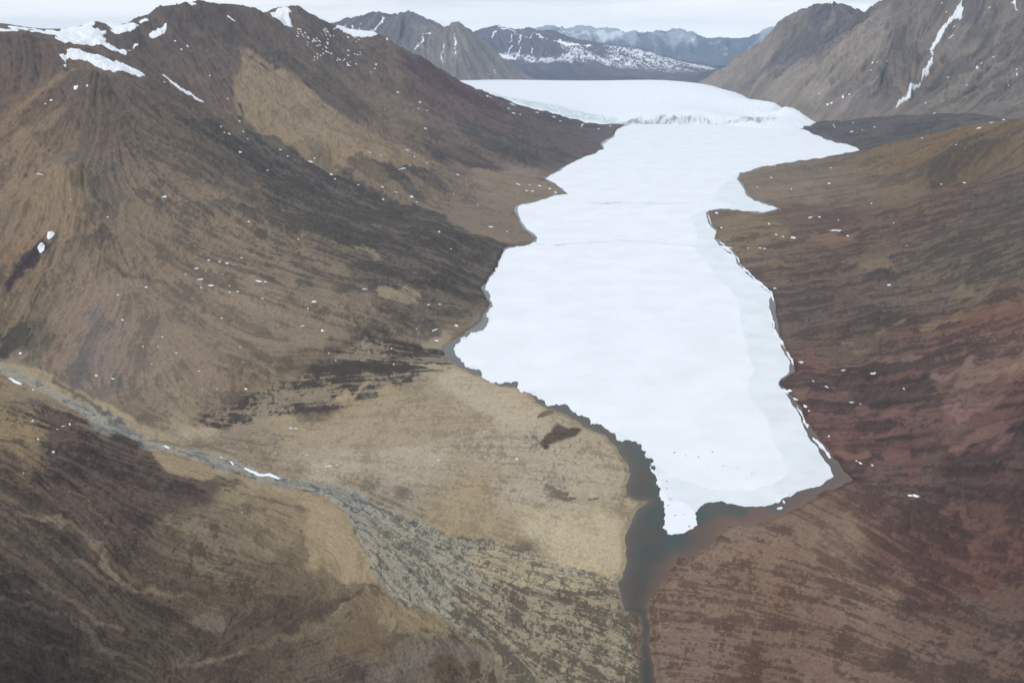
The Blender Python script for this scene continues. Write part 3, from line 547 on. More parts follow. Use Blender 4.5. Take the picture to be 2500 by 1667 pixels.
# ================================================================ WATER
gx = np.linspace(-1500, 3100, 231); gy = np.linspace(560, 9000, 423)
WX, WY = np.meshgrid(gx, gy, indexing='ij')
wc = [(1300,985,'4a4742'),(1440,1070,'4b453e'),(1530,1150,'463f38'),(1560,1200,'453d36'),(1580,1110,'3f4743'),(1600,1200,'2f4544'),(1600,1260,'2f4444'),(1570,1290,'423e38'),(1640,1320,'284646'),(1720,1260,'274b4a'),(1800,1240,'3a4a47'),(1900,1240,'46504f'),
 (1600,1350,'2f3f3d'),(1570,1400,'3a3f3b'),(1545,1430,'43392f'),(1610,1400,'4b4038'),(1560,1460,'40372e'),(1575,1500,'313733'),(1578,1650,'2c322e'),(1680,1330,'4b4540'),(1720,1300,'5a453a'),(1780,1275,'6a4c3e'),(1850,1260,'6b4c3f'),(1740,1285,'5c473b'),(1640,1380,'5c4538'),
 (1930,1235,'62473d'),(1980,1212,'5c4a44'),(2030,1180,'58504d'),(2060,1170,'5c4a45'),(2030,1130,'4a4f50'),(1980,1060,'3d4a50'),(1960,1010,'3d4d52'),(1925,960,'334a4f'),(1935,900,'66696a'),(1888,740,'42565c'),(1800,650,'5c6a70'),(1095,860,'5f666a'),(1170,800,'6c7274'),(1200,740,'6d7375'),(1120,890,'5d5f5e'),(1262,530,'777d7c'),(1500,600,'56646a'),(1500,350,'56646a')]
wp = np.array([lake_pt(c[0], c[1]) for c in wc]); wv = np.array([hexc(c[2]) for c in wc])
def wat_uv(x, y): r = np.hypot(x, y); return np.arctan2(x, y), np.log(r)
pu, pv = wat_uv(wp[:, 0], wp[:, 1])
# finer fan of vertices for the near water so its colours are not blocky
WP = Patch(-6, 24, 420, 600, 9200, 640, [(1250,1400,0.0),(1250,400,0.0),(1800,900,0.0),(700,900,0.0)], seed=5)
WP.H[:] = 0
U_, V_ = np.meshgrid(WP.az, np.log(WP.rr), indexing='ij')
U_ = U_+.004*fbm(WP.na, WP.nr, 30, 4, WP.g); V_ = V_+.006*fbm(WP.na, WP.nr, 30, 4, WP.g)
num = np.zeros((WP.na, WP.nr, 3)); den = np.zeros((WP.na, WP.nr))
for u, v, c in zip(pu, pv, wv):
    k = 1/((U_-u)**2+(V_-v)**2*.7+2e-5)**1.7; num += k[..., None]*c; den += k
WCOL = num/den[..., None]
WD = lake_distance(WP.X, WP.Y)
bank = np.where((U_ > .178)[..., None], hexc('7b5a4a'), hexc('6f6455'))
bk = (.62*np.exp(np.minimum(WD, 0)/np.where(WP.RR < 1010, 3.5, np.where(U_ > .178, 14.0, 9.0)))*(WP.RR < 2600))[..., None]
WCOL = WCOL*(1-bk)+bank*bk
WCOL = WCOL*.74+hexc('5b5750')*.26
WATER_DIM = 1.12
struct(WP.build('water', M_water, WCOL*WATER_DIM))

# ================================================================ LAKE ICE
ICE = [(1650,300),(1523,309),(1507,316),(1499,335),(1472,352),(1476,364),(1430,382),(1388,403),(1349,426),(1333,437),(1353,446),(1374,461),(1390,475),(1348,480),(1310,493),(1268,502),(1264,507),(1265,520),(1279,548),(1294,564),(1312,580),(1310,590),(1291,598),(1253,605),(1233,611),
 (1220,634),(1209,664),(1189,693),(1184,705),(1198,725),(1205,746),(1194,755),(1190,790),(1179,807),(1146,817),(1125,832),(1108,851),(1112,864),(1125,876),(1134,891),(1175,908),(1232,932),(1285,957),(1326,976),(1342,990),(1394,1001),(1431,1017),(1462,1035),(1503,1056),(1545,1077),(1576,1100),(1596,1124),(1588,1133),
 (1602,1163),(1618,1194),(1623,1235),(1619,1288),(1632,1303),(1679,1295),(1701,1280),(1698,1251),(1704,1242),(1725,1227),(1760,1222),(1793,1230),(1827,1236),(1870,1235),(1896,1225),(1930,1212),(1968,1193),(2010,1181),(2035,1164),(2027,1140),(1998,1094),(1967,1051),(1948,1005),(1925,971),(1900,938),(1906,925),(1927,906),(1929,886),
 (1906,844),(1885,791),(1878,753),(1883,716),(1856,697),(1826,671),(1803,648),(1795,627),(1761,603),(1743,582),(1749,566),(1728,544),(1723,520),(1731,513),(1799,511),(1830,515),(1862,519),(1879,515),(1898,509),(1874,501),(1841,491),(1821,476),(1813,456),(1799,436),(1807,419),(1862,405),(1897,400),(1962,390),(2038,382),(2090,372),(2098,366),(2092,361),(2048,350),(2010,339),(1972,320),(1942,309),(1900,297),(1800,300)]
SNOW = [(1650,300),(1523,309),(1507,316),(1499,335),(1472,352),(1476,364),(1430,382),(1388,403),(1349,426),(1333,437),(1353,446),(1374,461),(1390,475),(1348,480),(1310,493),(1268,502),(1264,507),(1265,520),(1279,548),(1294,564),(1312,580),(1310,590),(1291,598),(1253,605),(1233,611),
 (1220,634),(1209,664),(1189,693),(1184,705),(1198,725),(1205,746),(1194,755),(1190,790),(1179,807),(1146,817),(1125,832),(1108,851),(1112,864),(1125,876),(1134,891),(1175,908),(1232,932),(1285,957),(1326,976),(1342,990),(1394,1001),(1431,1017),(1462,1035),(1503,1056),(1545,1077),(1576,1100),(1596,1124),
 (1612,1142),(1628,1152),(1668,1172),(1734,1193),(1798,1196),(1883,1187),(1924,1158),(1908,1106),(1880,1045),(1868,1013),(1828,963),(1828,932),(1843,902),(1826,844),(1807,776),(1803,730),(1753,684),(1719,630),(1696,603),(1703,573),(1684,534),(1700,522),(1750,508),(1788,503),(1780,495),(1740,488),(1760,455),(1790,436),(1800,420),(1855,408),(1892,402),(1960,391),(2036,383),(2088,372),(2096,366),(2090,361),(2046,350),(2008,339),(1970,320),(1940,309),(1898,297),(1800,300)]
def slab(name, px_poly, z0, z1, mat, parent=None):
    "flat sheet of ice with a real edge"
    import bmesh
    bm = bmesh.new(); P = [lake_pt(x, y, z1) for x, y in px_poly]
    Q = [P[0]]
    for p in P[1:]:
        if math.hypot(p[0]-Q[-1][0], p[1]-Q[-1][1]) > .05: Q.append(p)
    top = [bm.verts.new((x, y, z1)) for x, y in Q]; bot = [bm.verts.new((x, y, z0)) for x, y in Q]
    ed = [bm.edges.new((top[k], top[(k+1) % len(top)])) for k in range(len(top))]
    bmesh.ops.triangle_fill(bm, use_beauty=True, edges=ed, normal=(0, 0, 1))
    for k in range(len(top)):
        k2 = (k+1) % len(top); bm.faces.new((top[k], bot[k], bot[k2], top[k2]))
    bmesh.ops.recalc_face_normals(bm, faces=bm.faces[:])
    me = bpy.data.meshes.new(name); bm.to_mesh(me); bm.free(); me.materials.append(mat)
    o = bpy.data.objects.new(name, me); S.collection.objects.link(o); o.parent = parent
    return o
def jag(P, levels, amp, g, lo=0, hi=None, big=.3, lvb=4):
    "coarse roughening everywhere, ragged between the two vertex numbers"
    hi = hi or len(P); o = []
    for k in range(len(P)):
        a, b = P[k], P[(k+1) % len(P)]
        o += rough([a, b], lvb if lo <= k < hi else levels, big if lo <= k < hi else amp, g, False)[:-1]
    return o
g_ice = np.random.default_rng(21)
ice = bpy.data.objects.new('lake_ice', None); S.collection.objects.link(ice); ice.location = (0, 0, 0)
tag(ice, 'long white sheet of snow covered lake ice filling the valley floor', 'lake ice')
slab('thin_ice', jag(ICE, 3, .10, g_ice, 25, 57, .30, 4), -.6, .35, M_grey_ice, ice)['label'] = 'pale blue grey bare ice along the right margin'
slab('snow_cover', jag(SNOW, 3, .10, g_ice, 25, SNOW.index((1596,1124)), .32, 4), .2, .75, M_lake_snow, ice)['label'] = 'bright white snow covered middle of the ice'
TONGUE = [(1588,1134),(1600,1150),(1612,1170),(1622,1200),(1634,1225),(1652,1222),(1670,1228),(1690,1240),(1701,1248),(1697,1256),(1702,1278),(1694,1286),(1678,1295),(1650,1300),(1632,1304),(1619,1289),(1622,1262),(1620,1236),(1614,1194),(1602,1164)]
slab('broken_snow', jag(TONGUE, 3, .25, g_ice), .3, 1.1, M_snow, ice)['label'] = 'rough white tip of broken ice at the near end'

M_crack = material('ice_crack', colour=(.75, .80, .84), grain=.1, gscale=.05)
M_hole = material('melt_hole', colour=(.16, .19, .20), grain=.2, gscale=.2)
for P_, w_ in (([(1309,595),(1355,598),(1412,593),(1489,588),(1565,589),(1642,597),(1700,601),(1790,606)],1.5),([(1430,492),(1520,494),(1610,497),(1700,498)],1.2),([(1655,1216),(1672,1228),(1690,1240),(1699,1250)],2.2)):
    slab('crack', rough(strip(rough(P_, 1, .05, g_ice, False), w_), 1, .1, g_ice), .7, .79 if P_[0][1] < 1200 else 1.12, M_crack, ice)
for x, y, a in ((345,245,5),(410,262,3),(482,268,4),(563,243,4),(720,283,2),(790,365,3),(625,322,3),(760,395,2),(300,450,3),(310,548,4),(350,605,4),(430,668,5),(400,600,3),(322,510,3),(960,478,2),(705,330,2),(540,330,2),(300,410,3)):
    x, y = 1500+x/2.351, 1000+y/2.351; slab('melt_hole', ell(x, y, a*.55, a*.3, 10, 9, .35, g_ice), .7, 1.13 if y > 1170 and x < 1710 else .79, M_hole, ice)

# ================================================================ GLACIER
GL = []
for x, y in ((1508,307),(1560,306),(1604,304),(1680,306),(1764,306),(1784,308),(1864,300),(1902,293)): GL.append((x, y, -4.0))
for x, y in ((1520,296),(1580,289),(1640,284),(1700,284),(1760,286),(1820,284),(1870,285)): GL.append((x, y+2, None, 8750))
GL += [(1600,250,None,9800),(1750,255,None,9700),(1450,250,None,9900),(1600,206,None,12200),(1500,203,None,12300),(1336,197,None,12500),(1117,194,None,12600),(1000,194,None,12700),(1700,208,None,12000),(1772,222,None,11000),(1814,233,None,10500),(1852,245,None,9900),(1898,253,None,9600),(1929,264,None,9350),(1963,282,None,9050),(1913,258,None,9470),(1946,272,None,9200),(1880,249,None,9720),(1950,300,None,10300),(1898,266,None,9900),(1880,262,None,10050),(1913,272,None,9750),(1929,280,None,9650),(1860,258,None,10250),(1830,252,None,10600),(1800,246,None,11000),
       (1300,225,None,10300),(1200,215,None,10600),(1430,282,None,9000),(1330,262,None,9300),(1600,215,None,15000),(1200,215,None,15000),(1900,290,None,10500),(1850,280,None,11500),(1800,262,None,13000),(2000,310,None,9200),(1480,300,None,8700)]
G = Patch(-8, 20, 640, 8200, 13200, 260, GL, step=6, seed=4); G.warp(14); G.flow_gradient(4)
gn = .7*G.lic(fbm(G.na, G.nr, 1.8, 2, G.g, .9), 3, 1.0)+.6*fbm(G.na, G.nr, 6, 4, G.g, .7)
ga, gr = G.slope(); gs = np.sqrt(ga*ga+gr*gr)
G.H += (2.5*gn*sst(gs, .12, .3)).astype(F32)
G.LT = np.zeros((G.na, G.nr, 3))+hexc('eef3fa'); G.DK = G.LT.copy(); G.CV = np.zeros((G.na, G.nr))
G.region([(1150,212),(1202,233),(1259,250),(1336,270),(1412,290),(1520,304),(1500,290),(1440,276),(1380,262),(1300,247),(1230,237)],'c9d9d9','e6eef2',.35,3,1)
G.region([(1500,300),(1540,292),(1580,288),(1640,284),(1700,288),(1764,290),(1850,286),(1905,278),(1902,294),(1864,300),(1784,309),(1764,306),(1604,304),(1508,308)],'dde6e5','9ba7a6',.40,3,1)
G.region([(1590,290),(1640,284),(1690,290),(1700,302),(1600,302)],'d6dcde','90989b',.42,2,1)
gm = sst(uniform(gn+.4*fbm(G.na, G.nr, 5, 3, G.g)), 1-G.CV-.2, 1-G.CV+.2)*(G.CV > .02)
gcol = G.LT*(1-gm[..., None])+G.DK*gm[..., None]
gl = G.build('glacier', M_glacier, gcol, keep=G.H > -6)
tag(gl, 'broad white glacier tongue with a low grey streaked ice front beyond the lake', 'glacier')

# ================================================================ MOUNTAINS
def mountain(P, relief, lo, cfl=(46, 3), strokes=None):
    "rocky relief: ribs and gullies that run down the fall line"
    P.warp(24); P.flow_gradient(10)
    big = P.lic(fbm(P.na, P.nr, 18, 3, P.g, .6), 30, 1.5); mid = P.lic(fbm(P.na, P.nr, 7, 3, P.g, .65), 16, 1.3)
    iso_ = fbm(P.na, P.nr, 30, 7, P.g, .6); fine = fbm(P.na, P.nr, 3, 2, P.g, .8)
    k = sst(P.H, lo, lo+250)
    P.H = (P.H + k*relief*(-np.abs(big)*.9+.55-.45*np.abs(mid)+.75*iso_*.5+.10*fine)).astype(F32)
    P.nz = (big, mid, iso_, fine)
def mountain_colour(P, lift=1.2):
    big, mid, iso_, fine = P.nz
    mm = sst(uniform(.5*big+.8*mid+.6*iso_+.5*fine), 1-P.CV-.15, 1-P.CV+.15)
    c = P.LT*(1-mm[..., None])+P.DK*mm[..., None]
    return c*(lift*(1+.07*iso_+.08*fine))[..., None]
# two grey peaks on the right
MR = [(1640,222,None,12600),(1696,210,None,12200),(1753,172,None,12000),(1829,122,None,11800),(1883,82,None,11700),(1898,61,None,11650),(1917,38,None,11600),(1933,34,None,11600),(1960,15,None,11550),(2002,-3,None,11500),(2030,-4,None,11500),(2059,2,None,11450),(2082,15,None,11400),(2132,29,None,11250),
 (2174,8,None,10900),(2193,0,None,10800),(2260,-40,None,10700),(2340,-90,None,10600),(2420,-120,None,10500),(2500,-110,None,10500),(2650,-60,None,10500),(2900,-20,None,10500),
 (2100,60,None,10700),(2059,96,None,10350),(1983,145,None,10050),(1906,191,None,10150),(1852,226,None,10150),(1814,215,None,10750),(1772,205,None,11250),(1772,245,None,11000),(1814,260,None,10500),(1852,275,None,9900),(1898,287,None,9600),(1929,295,None,9350),(1963,306,None,9050),(1898,236,None,9800),(1929,245,None,9600),(1963,265,None,9300),
 (1900,150,None,10900),(1980,90,None,10900),(1850,190,None,10400),
 (2028,285,None,9000),(2185,262,None,8700),(2411,262,None,8400),(2500,270,None,8000),(2700,280,None,7900),
 (2100,240,None,9000),(2150,200,None,9150),(2200,60,None,10100),(2190,130,None,9650),(2230,190,None,9350),(2150,90,None,9950),(2300,60,None,10000),(2290,150,None,9500),(2240,240,None,8950),(2250,120,None,9850),(2400,60,None,9800),(2400,150,None,9200),(2350,220,None,8750),(2500,100,None,9300),(2500,200,None,8600),(2450,20,None,10000),
 (2000,215,None,9500),(2080,170,None,9550),(1970,60,None,11100),
 (1700,240,None,15000),(1900,230,None,15000),(2100,200,None,14800),(2400,150,None,14500),(2800,200,None,14500),(1800,250,None,14000)]
MRp = Patch(10, 37, 620, 7700, 15000, 520, MR, step=6, seed=31)
mountain(MRp, 50, 150)
MRp.base_colours([(1760,190,'857a6d','746a60',.3),(1850,130,'7d736a','6a635d',.45),(1950,60,'756c66','5f5a58',.5),(2050,40,'746b66','5f5a58',.5),(1900,190,'807569','6d645b',.35),(2000,170,'82776b','70675d',.3),(2100,110,'80756b','6d645b',.35),(2150,220,'7b7069','625a55',.4),(2090,250,'7c736c','6a625c',.4),
 (2240,70,'736963','5e5753',.5),(2250,180,'70665f','5c5551',.45),(2300,100,'726963','5b5653',.45),(2400,80,'6f665f','57524f',.45),(2400,200,'736a61','5b544f',.4),(2480,200,'69625d','4f4d4c',.45),(2200,250,'776d65','665d56',.35)])
MRp.region(c3([(870,130),(950,50),(1050,5),(1200,15),(1265,60),(1240,190),(1150,300),(1000,380),(900,440),(760,520),(600,590),(560,560),(700,440),(820,330),(850,220)]),'777069','57545a',.55,5,3,.85)
MRp.region(c3([(250,545),(400,450),(600,320),(740,220),(800,200),(800,330),(690,430),(560,540),(480,590)]),'8a8078','7a7169',.25,4,3,.8)
MRp.region(c3([(1390,80),(1520,40),(1510,230),(1450,370),(1250,420),(1150,560),(1000,700),(700,640),(800,510),(1000,390),(1210,250)]),'898078','797069',.25,4,3,.85)
MRp.region(c3([(1190,590),(1300,560),(1430,570),(1450,690),(1200,725)]),'84797a','655c5c',.5,4,2,.8)
MRp.region(c3([(1660,120),(1900,200),(1790,330),(1700,520),(1560,660),(1500,640),(1600,430),(1640,300)]),'7b7068','5f5753',.4,5,3,.7)
MRp.region(c3([(1950,60),(2200,0),(2352,100),(2352,680),(2000,680),(1750,680),(1700,560),(1830,300)]),'7d746d','5d5856',.42,5,3,.7)
MRp.region([(2190,40),(2215,40),(2225,120),(2240,170),(2215,190),(2195,140)],'625b58','514c4b',.5,5,3,.75)
MRp.region([(2150,165),(2165,190),(2155,270),(2140,268),(2145,210)],'595350','4a4745',.5,4,2,.7)
MRp.region([(2060,240),(2100,228),(2150,240),(2150,268),(2060,275)],'82787a','6c6462',.45,4,2,.7)
MRp.stroke([(2395,160),(2398,220),(2395,262)],6,'544e4b',.6)
MRp.stroke([(2490,160),(2470,240)],14,'4d4b4c',.6)
for q in ((2370,80,30,8,-40),(2330,40,20,8,-40),(2420,50,26,8,-35),(2450,140,20,8,-50)): MRp.region(ell(*q),'55504f',None,0,5,2,.6)
struct(MRp.build('mountain', M_rock, mountain_colour(MRp, 1.17)*np.array([1.02, .975, .91])))
# grey peaks behind the left ridge
MC = [(700,60,None,13500),(780,62,None,13500),(827,57,None,13400),(846,46,None,13400),(861,50,None,13400),(890,36,None,13400),(915,23,None,13400),(930,27,None,13300),(960,40,None,13200),(978,34,None,13100),(995,28,None,13000),(1014,36,None,13000),(1052,67,None,12800),(1083,71,None,12700),
 (1106,61,None,12500),(1125,61,None,12500),(1152,86,None,12500),(1183,115,None,12500),(1221,145,None,12600),(1278,194,None,12900),(1320,205,None,13200),(1050,110,None,12200),(1010,125,None,12000),
 (1120,130,None,12000),(1180,194,None,11900),(1117,196,None,11700),(1060,190,None,11700),(950,150,None,11800),(850,110,None,12000),(700,110,None,12000),(1240,198,None,12300),(900,90,None,12600),
 (800,150,None,16000),(950,150,None,15500),(1100,170,None,15000),(1250,220,None,15000),(1350,225,None,14500),(700,160,None,16000)]
MCp = Patch(-17, 5, 420, 11400, 16500, 320, MC, step=5, seed=17)
mountain(MCp, 42, 200)
MCp.base_colours([(900,60,'6c6668','5b575c',.45),(1000,70,'666164','57545a',.4),(1120,110,'78726e','69645f',.4),(1180,170,'7a736e','69635e',.35),(1080,170,'746d67','66605b',.35),(850,60,'676266','56545a',.4)])
WH = 'e6ecf4'
for P, wd in (([(930,30),(922,50),(912,70),(905,82)],6),([(1090,100),(1086,122)],4),([(1083,125),(1081,155)],9),([(1092,165),(1088,178)],3),([(1115,70),(1116,110),(1113,140)],2),([(1052,82),(1035,100),(1015,125)],4),([(860,62),(875,78)],6),([(845,60),(858,76)],5),([(880,58),(888,78)],5),([(1180,175),(1192,178)],6),([(1203,168),(1207,178)],5),([(1190,185),(1188,190)],4)): MCp.stroke(P, wd, WH, .95, 2.0, 0)
struct(MCp.build('mountain', M_rock, mountain_colour(MCp, 1.3)))
# dark flat mountain with snow chutes and its speckled shoulder
MD = [(1050,100,None,19500),(1120,100,None,19300),(1156,90,None,19000),(1217,64,None,18500),(1259,72,None,18500),(1300,72,None,18500),(1336,73,None,18500),(1374,92,None,18300),(1400,104,None,18200),(1450,109,None,18500),(1500,112,None,19000),(1546,116,None,19000),(1604,134,None,19000),(1660,142,None,19000),(1699,149,None,19000),(1760,165,None,19000),
 (1210,130,None,17000),(1300,140,None,17000),(1397,132,None,17000),(1450,140,None,17000),(1550,150,None,17000),(1650,165,None,17000),(1200,160,None,15800),(1350,170,None,15800),(1500,178,None,15800),(1640,183,None,15800),(1200,196,None,14600),(1400,198,None,14600),(1600,203,None,14600),(1750,206,None,14800),(1100,194,None,14800),
 (1200,130,None,22000),(1400,140,None,22500),(1600,160,None,22500),(1800,190,None,22500),(1000,150,None,22000)]
MDp = Patch(-6, 16, 560, 14400, 23000, 420, MD, step=5, seed=23)
mountain(MDp, 38, 220)
MDp.base_colours([(1220,110,'5f5c66','53515c',.4),(1300,110,'5d5862','514e59',.4),(1380,110,'5d5058','544a53',.3),(1250,150,'5a5862','4d4c57',.4),(1250,185,'4a4a58','42424e',.4),(1400,185,'4a4855','42414d',.4),(1500,170,'5f565a','545058',.4),(1600,175,'64585a','55505a',.4),(1550,195,'454453','3e3d4a',.4),(1690,200,'4a4754','434150',.4)])
for P, wd in (([(1212,75),(1200,95)],6),([(1253,84),(1246,104)],6),([(1270,84),(1268,112)],6),([(1250,112),(1236,132)],8),([(1276,115),(1272,135)],5),([(1299,118),(1296,132)],5),([(1331,124),(1328,132)],3),([(1217,66),(1240,72),(1262,80)],9),([(1262,84),(1300,88),(1336,92)],3),([(1355,97),(1390,108),(1440,110)],6),([(1160,102),(1180,112),(1200,124)],8),([(1190,118),(1215,135),(1260,146)],7)): MDp.stroke(P, wd*1.35, WH, .95, 2.0, 0)
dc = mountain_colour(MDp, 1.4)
r_ = MDp.mask([(1356,98),(1450,110),(1546,117),(1610,136),(1700,150),(1745,168),(1700,176),(1640,178),(1560,168),(1500,160),(1440,150),(1330,150),(1260,148),(1200,130),(1250,136),(1340,140),(1400,135)], 4, 3)
sp = .9*fbm(MDp.na, MDp.nr, 2.6, 2, MDp.g, .8, .8)+.5*fbm(MDp.na, MDp.nr, 40, 3, MDp.g)
sm = (r_[1]*sst(sp[r_[0]], .15, .6))[..., None]; dc[r_[0]] = dc[r_[0]]*(1-sm)+hexc(WH)*sm
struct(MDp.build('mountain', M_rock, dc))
# low dark hill at the glacier's far right
ML = [(1560,212,None,14200),(1650,200,None,14000),(1680,190,None,14000),(1720,175,None,14000),(1760,165,None,14000),(1820,160,None,14000),(1900,180,None,14000),(1600,214,None,13600),(1700,212,None,13300),(1800,215,None,13300),(1600,215,None,15000),(1750,210,None,15200),(1900,220,None,15000)]
MLp = Patch(7, 19, 160, 13000, 15400, 80, ML, step=4, seed=41)
mountain(MLp, 10, 150)
MLp.base_colours([(1680,195,'57525a','4b4850',.4),(1740,180,'5b5558','4d4a50',.4)])
struct(MLp.build('hill', M_rock, mountain_colour(MLp)))
# blue ranges on the horizon, part of their haze put into the colours
ME = []
for x, y in ((1000,60),(1120,95),(1180,92),(1300,72),(1336,66),(1366,63),(1400,67),(1427,65),(1458,80),(1485,75),(1519,82),(1546,76),(1604,78),(1653,76),(1715,88),(1784,96),(1818,96),(1845,84),(1883,77),(1950,70),(2100,70)): ME.append((x, y, None, 38000))
for x in range(1000, 2200, 100): ME += [(x, 128, None, 33500), (x, 158, None, 29500), (x, 130, None, 43000)]
MEp = Patch(-8, 26, 560, 29000, 43500, 240, ME, step=5, seed=29)
mountain(MEp, 150, 300)
MEp.base_colours([(1400,100,'5c626c','50555e',.4),(1600,100,'565c66','4a4f58',.4),(1850,100,'565c66','4a4f58',.4)])  # bluish rock tone carries some of the distance haze
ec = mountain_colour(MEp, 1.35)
sn_haze = sst(MEp.H+200*MEp.nz[1]+260*MEp.nz[2], 800, 1350)[..., None]*.85  # snow dusting, made whiter to pale the range as haze does
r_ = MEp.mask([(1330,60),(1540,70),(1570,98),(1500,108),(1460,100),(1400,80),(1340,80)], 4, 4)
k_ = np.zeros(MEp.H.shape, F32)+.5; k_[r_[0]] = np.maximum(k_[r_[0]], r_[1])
for P_ in ([(1640,92),(1690,98),(1760,100),(1740,104),(1680,103)],[(1655,102),(1700,108),(1694,113),(1668,108)],[(1336,68),(1400,72),(1440,86),(1400,92),(1350,80)],[(1790,108),(1812,108),(1806,112)],[(1470,80),(1500,78),(1545,96),(1530,106),(1470,108),(1455,98)]):  # white outlines: snowfields, and low mist bands painted on the slopes
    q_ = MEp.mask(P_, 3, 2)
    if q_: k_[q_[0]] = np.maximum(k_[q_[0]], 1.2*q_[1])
sn_haze = np.clip(sn_haze*k_[..., None]+np.maximum(k_-.55, 0)[..., None]*.7, 0, .95)
ec = ec*(1-sn_haze)+hexc(WH)*sn_haze
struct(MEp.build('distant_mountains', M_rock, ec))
# the ground everything stands on, out to the horizon
gp = np.array([[-44000, -3000, -32], [44000, -3000, -32], [44000, 45000, -32], [-44000, 45000, -32]], F32)
struct(raw_mesh('ground', gp, np.array([[0, 1, 2, 3]]), M_far, None, False))

# ================================================================ SNOW PATCHES
def snow_sheet(P, outlines, label, cat='snow patch', thick=3.0, wob=3.0, group=None, name='snow_patch', feather=1):
    "a snow field laid on the ground: its rim dips under the surface along the traced outline"
    m = np.zeros((P.na, P.nr), F32)
    for o_ in outlines:
        r_ = P.mask(o_, wob, feather)
        if r_ is None: continue
        m[r_[0]] = np.maximum(m[r_[0]], r_[1])
    keep = m > .12
    if keep.sum() < 4: return None
    ii, jj = np.where(keep); i0, i1, j0, j1 = max(ii.min()-1, 0), ii.max()+2, max(jj.min()-1, 0), jj.max()+2
    q = Patch.__new__(Patch); sl_ = (slice(i0, i1), slice(j0, j1))
    q.X, q.Y = P.X[sl_], P.Y[sl_]; q.H = P.H[sl_]+(m[sl_]-.5)*thick; q.na, q.nr = q.H.shape
    o = q.build(name, M_snow, np.zeros((q.na, q.nr, 3)), keep=keep[sl_])
    return tag(o, label, cat, group)
def fleck(P, px, py, a, b, ang, label, group, g, thick=None):
    "one small irregular patch of old snow with a domed top"
    o = ell(px, py, a*g.uniform(.55, 1.0), b*g.uniform(.45, .8), ang, 11, .45, g); c = P.at(px, py)
    if c is None: return
    co = []; fr_ = ((0, 1), (.5, .7), (.85, .25), (1.0, -.35))
    r0 = float(np.exp(P.v0+c[1]/(P.nr-1)*(P.v1-P.v0))); th = thick or max(.5, r0*.0007)
    rim = []
    for x, y in o:
        q = P.at(x, y)
        if q is None or abs(q[1]-c[1]) > 60: q = c
        rim.append(q)
    k = len(rim); pts = [P.xyz(*c)[0]+np.array([0, 0, th])]; F = []
    for t, dz in fr_[1:]:
        for q in rim: pts.append(P.xyz(c[0]+(q[0]-c[0])*t, c[1]+(q[1]-c[1])*t)[0]+np.array([0, 0, th*dz]))
    pts = np.array(pts); base = pts[0].copy(); base[2] -= th
    me = bpy.data.meshes.new('snow_patch'); fs = [(0, 1+n_, 1+(n_+1) % k) for n_ in range(k)]
    for l in range(2):
        for n_ in range(k):
            A, B = 1+l*k+n_, 1+l*k+(n_+1) % k; fs.append((A, A+k, B+k, B))
    me.from_pydata((pts-base).tolist(), [], fs); me.polygons.foreach_set('use_smooth', [True]*len(me.polygons)); me.materials.append(M_snow)
    ob = bpy.data.objects.new('snow_patch', me); S.collection.objects.link(ob); ob.location = base
    return tag(ob, label, 'snow patch', group)
def c1(P): return [(x/2.6133, y/2.6133) for x, y in P]
snow_sheet(T, [c1([(-60,165),(0,165),(60,160),(140,185),(300,190),(420,188),(530,170),(585,150),(620,165),(640,200),(690,230),(740,250),(700,280),(740,300),(780,330),(830,360),(740,350),(660,330),(560,300),(430,270),(350,240),(250,205),(130,195),(0,205),(-60,210)])],
           'large white snowfield over the saddle left of the main summit', 'snowfield', 9, 8, name='snowfield', feather=2)
snow_sheet(T, [c1([(690,155),(880,150),(930,165),(870,205),(800,215),(720,205),(690,185)])], 'white snow bank on the skyline directly left of the main summit slope', 'snowfield', 9, 5, name='snowfield', feather=2)
snow_sheet(T, [c1([(375,335),(470,312),(560,345),(660,370),(740,400),(860,440),(945,488),(840,470),(720,440),(640,415),(560,385),(450,360),(425,370),(430,410),(395,415),(400,370)])],
           'hooked white snow strip just above the dark pyramid shaped ridge top', 'snowfield', 7, 4, name='snowfield', feather=2)
snow_sheet(T, [c1([(1690,80),(1760,62),(1815,46),(1885,38),(1892,76),(1845,74),(1835,95),(1850,130),(1872,168),(1830,165),(1760,120)])], 'white snow cap on the second summit of the left skyline', 'snowfield', 12, 3, name='snowfield')
snow_sheet(T, [[(806,58),(826,62),(880,74),(925,85),(929,91),(892,92),(860,82),(830,72)]], 'long white snow cornice along the crest right of the second summit', 'snowfield', 12, 2, name='snowfield')
snow_sheet(T, [c1([(1050,20),(1120,12),(1240,2),(1300,0),(1290,8),(1200,18),(1130,28),(1120,45),(1060,45)])], 'ragged thin snow along the top of the main summit', 'snow patch', 12, 2)
snow_sheet(T, [strip(c1([(1385,10),(1430,22),(1470,26),(1520,14)]), 6)], 'thin snow lip on the right end of the main summit', 'snow patch', 10, 2)
snow_sheet(T, [strip(c1([(1435,88),(1480,125),(1524,158)]), 3.2)], 'thin straight snow streak just below the main summit', 'snow patch', 6, .6)
snow_sheet(T, [strip(c1([(1045,478),(1100,525),(1160,575),(1230,615),(1305,665)]), 5.5)], 'long thin snow streak in the groove below the snow saddle', 'snow patch', 9, .8, feather=0)
snow_sheet(T, [c1([(950,215),(1000,205),(1040,165),(1050,190),(1030,215),(990,250),(960,250)])], 'ragged snow patch under the cliff left of the main summit', 'snow patch', 7, 2)
snow_sheet(T, [c1([(810,330),(870,300),(915,290),(910,320),(850,335),(820,350)])], 'small toothed snow patch at the foot of the saddle rocks', 'snow patch', 6, 3)
snow_sheet(T, [c1([(880,140),(930,120),(955,140),(900,160)])], 'small snow patch on the skyline shoulder of the main summit', 'snow patch', 6, 2)
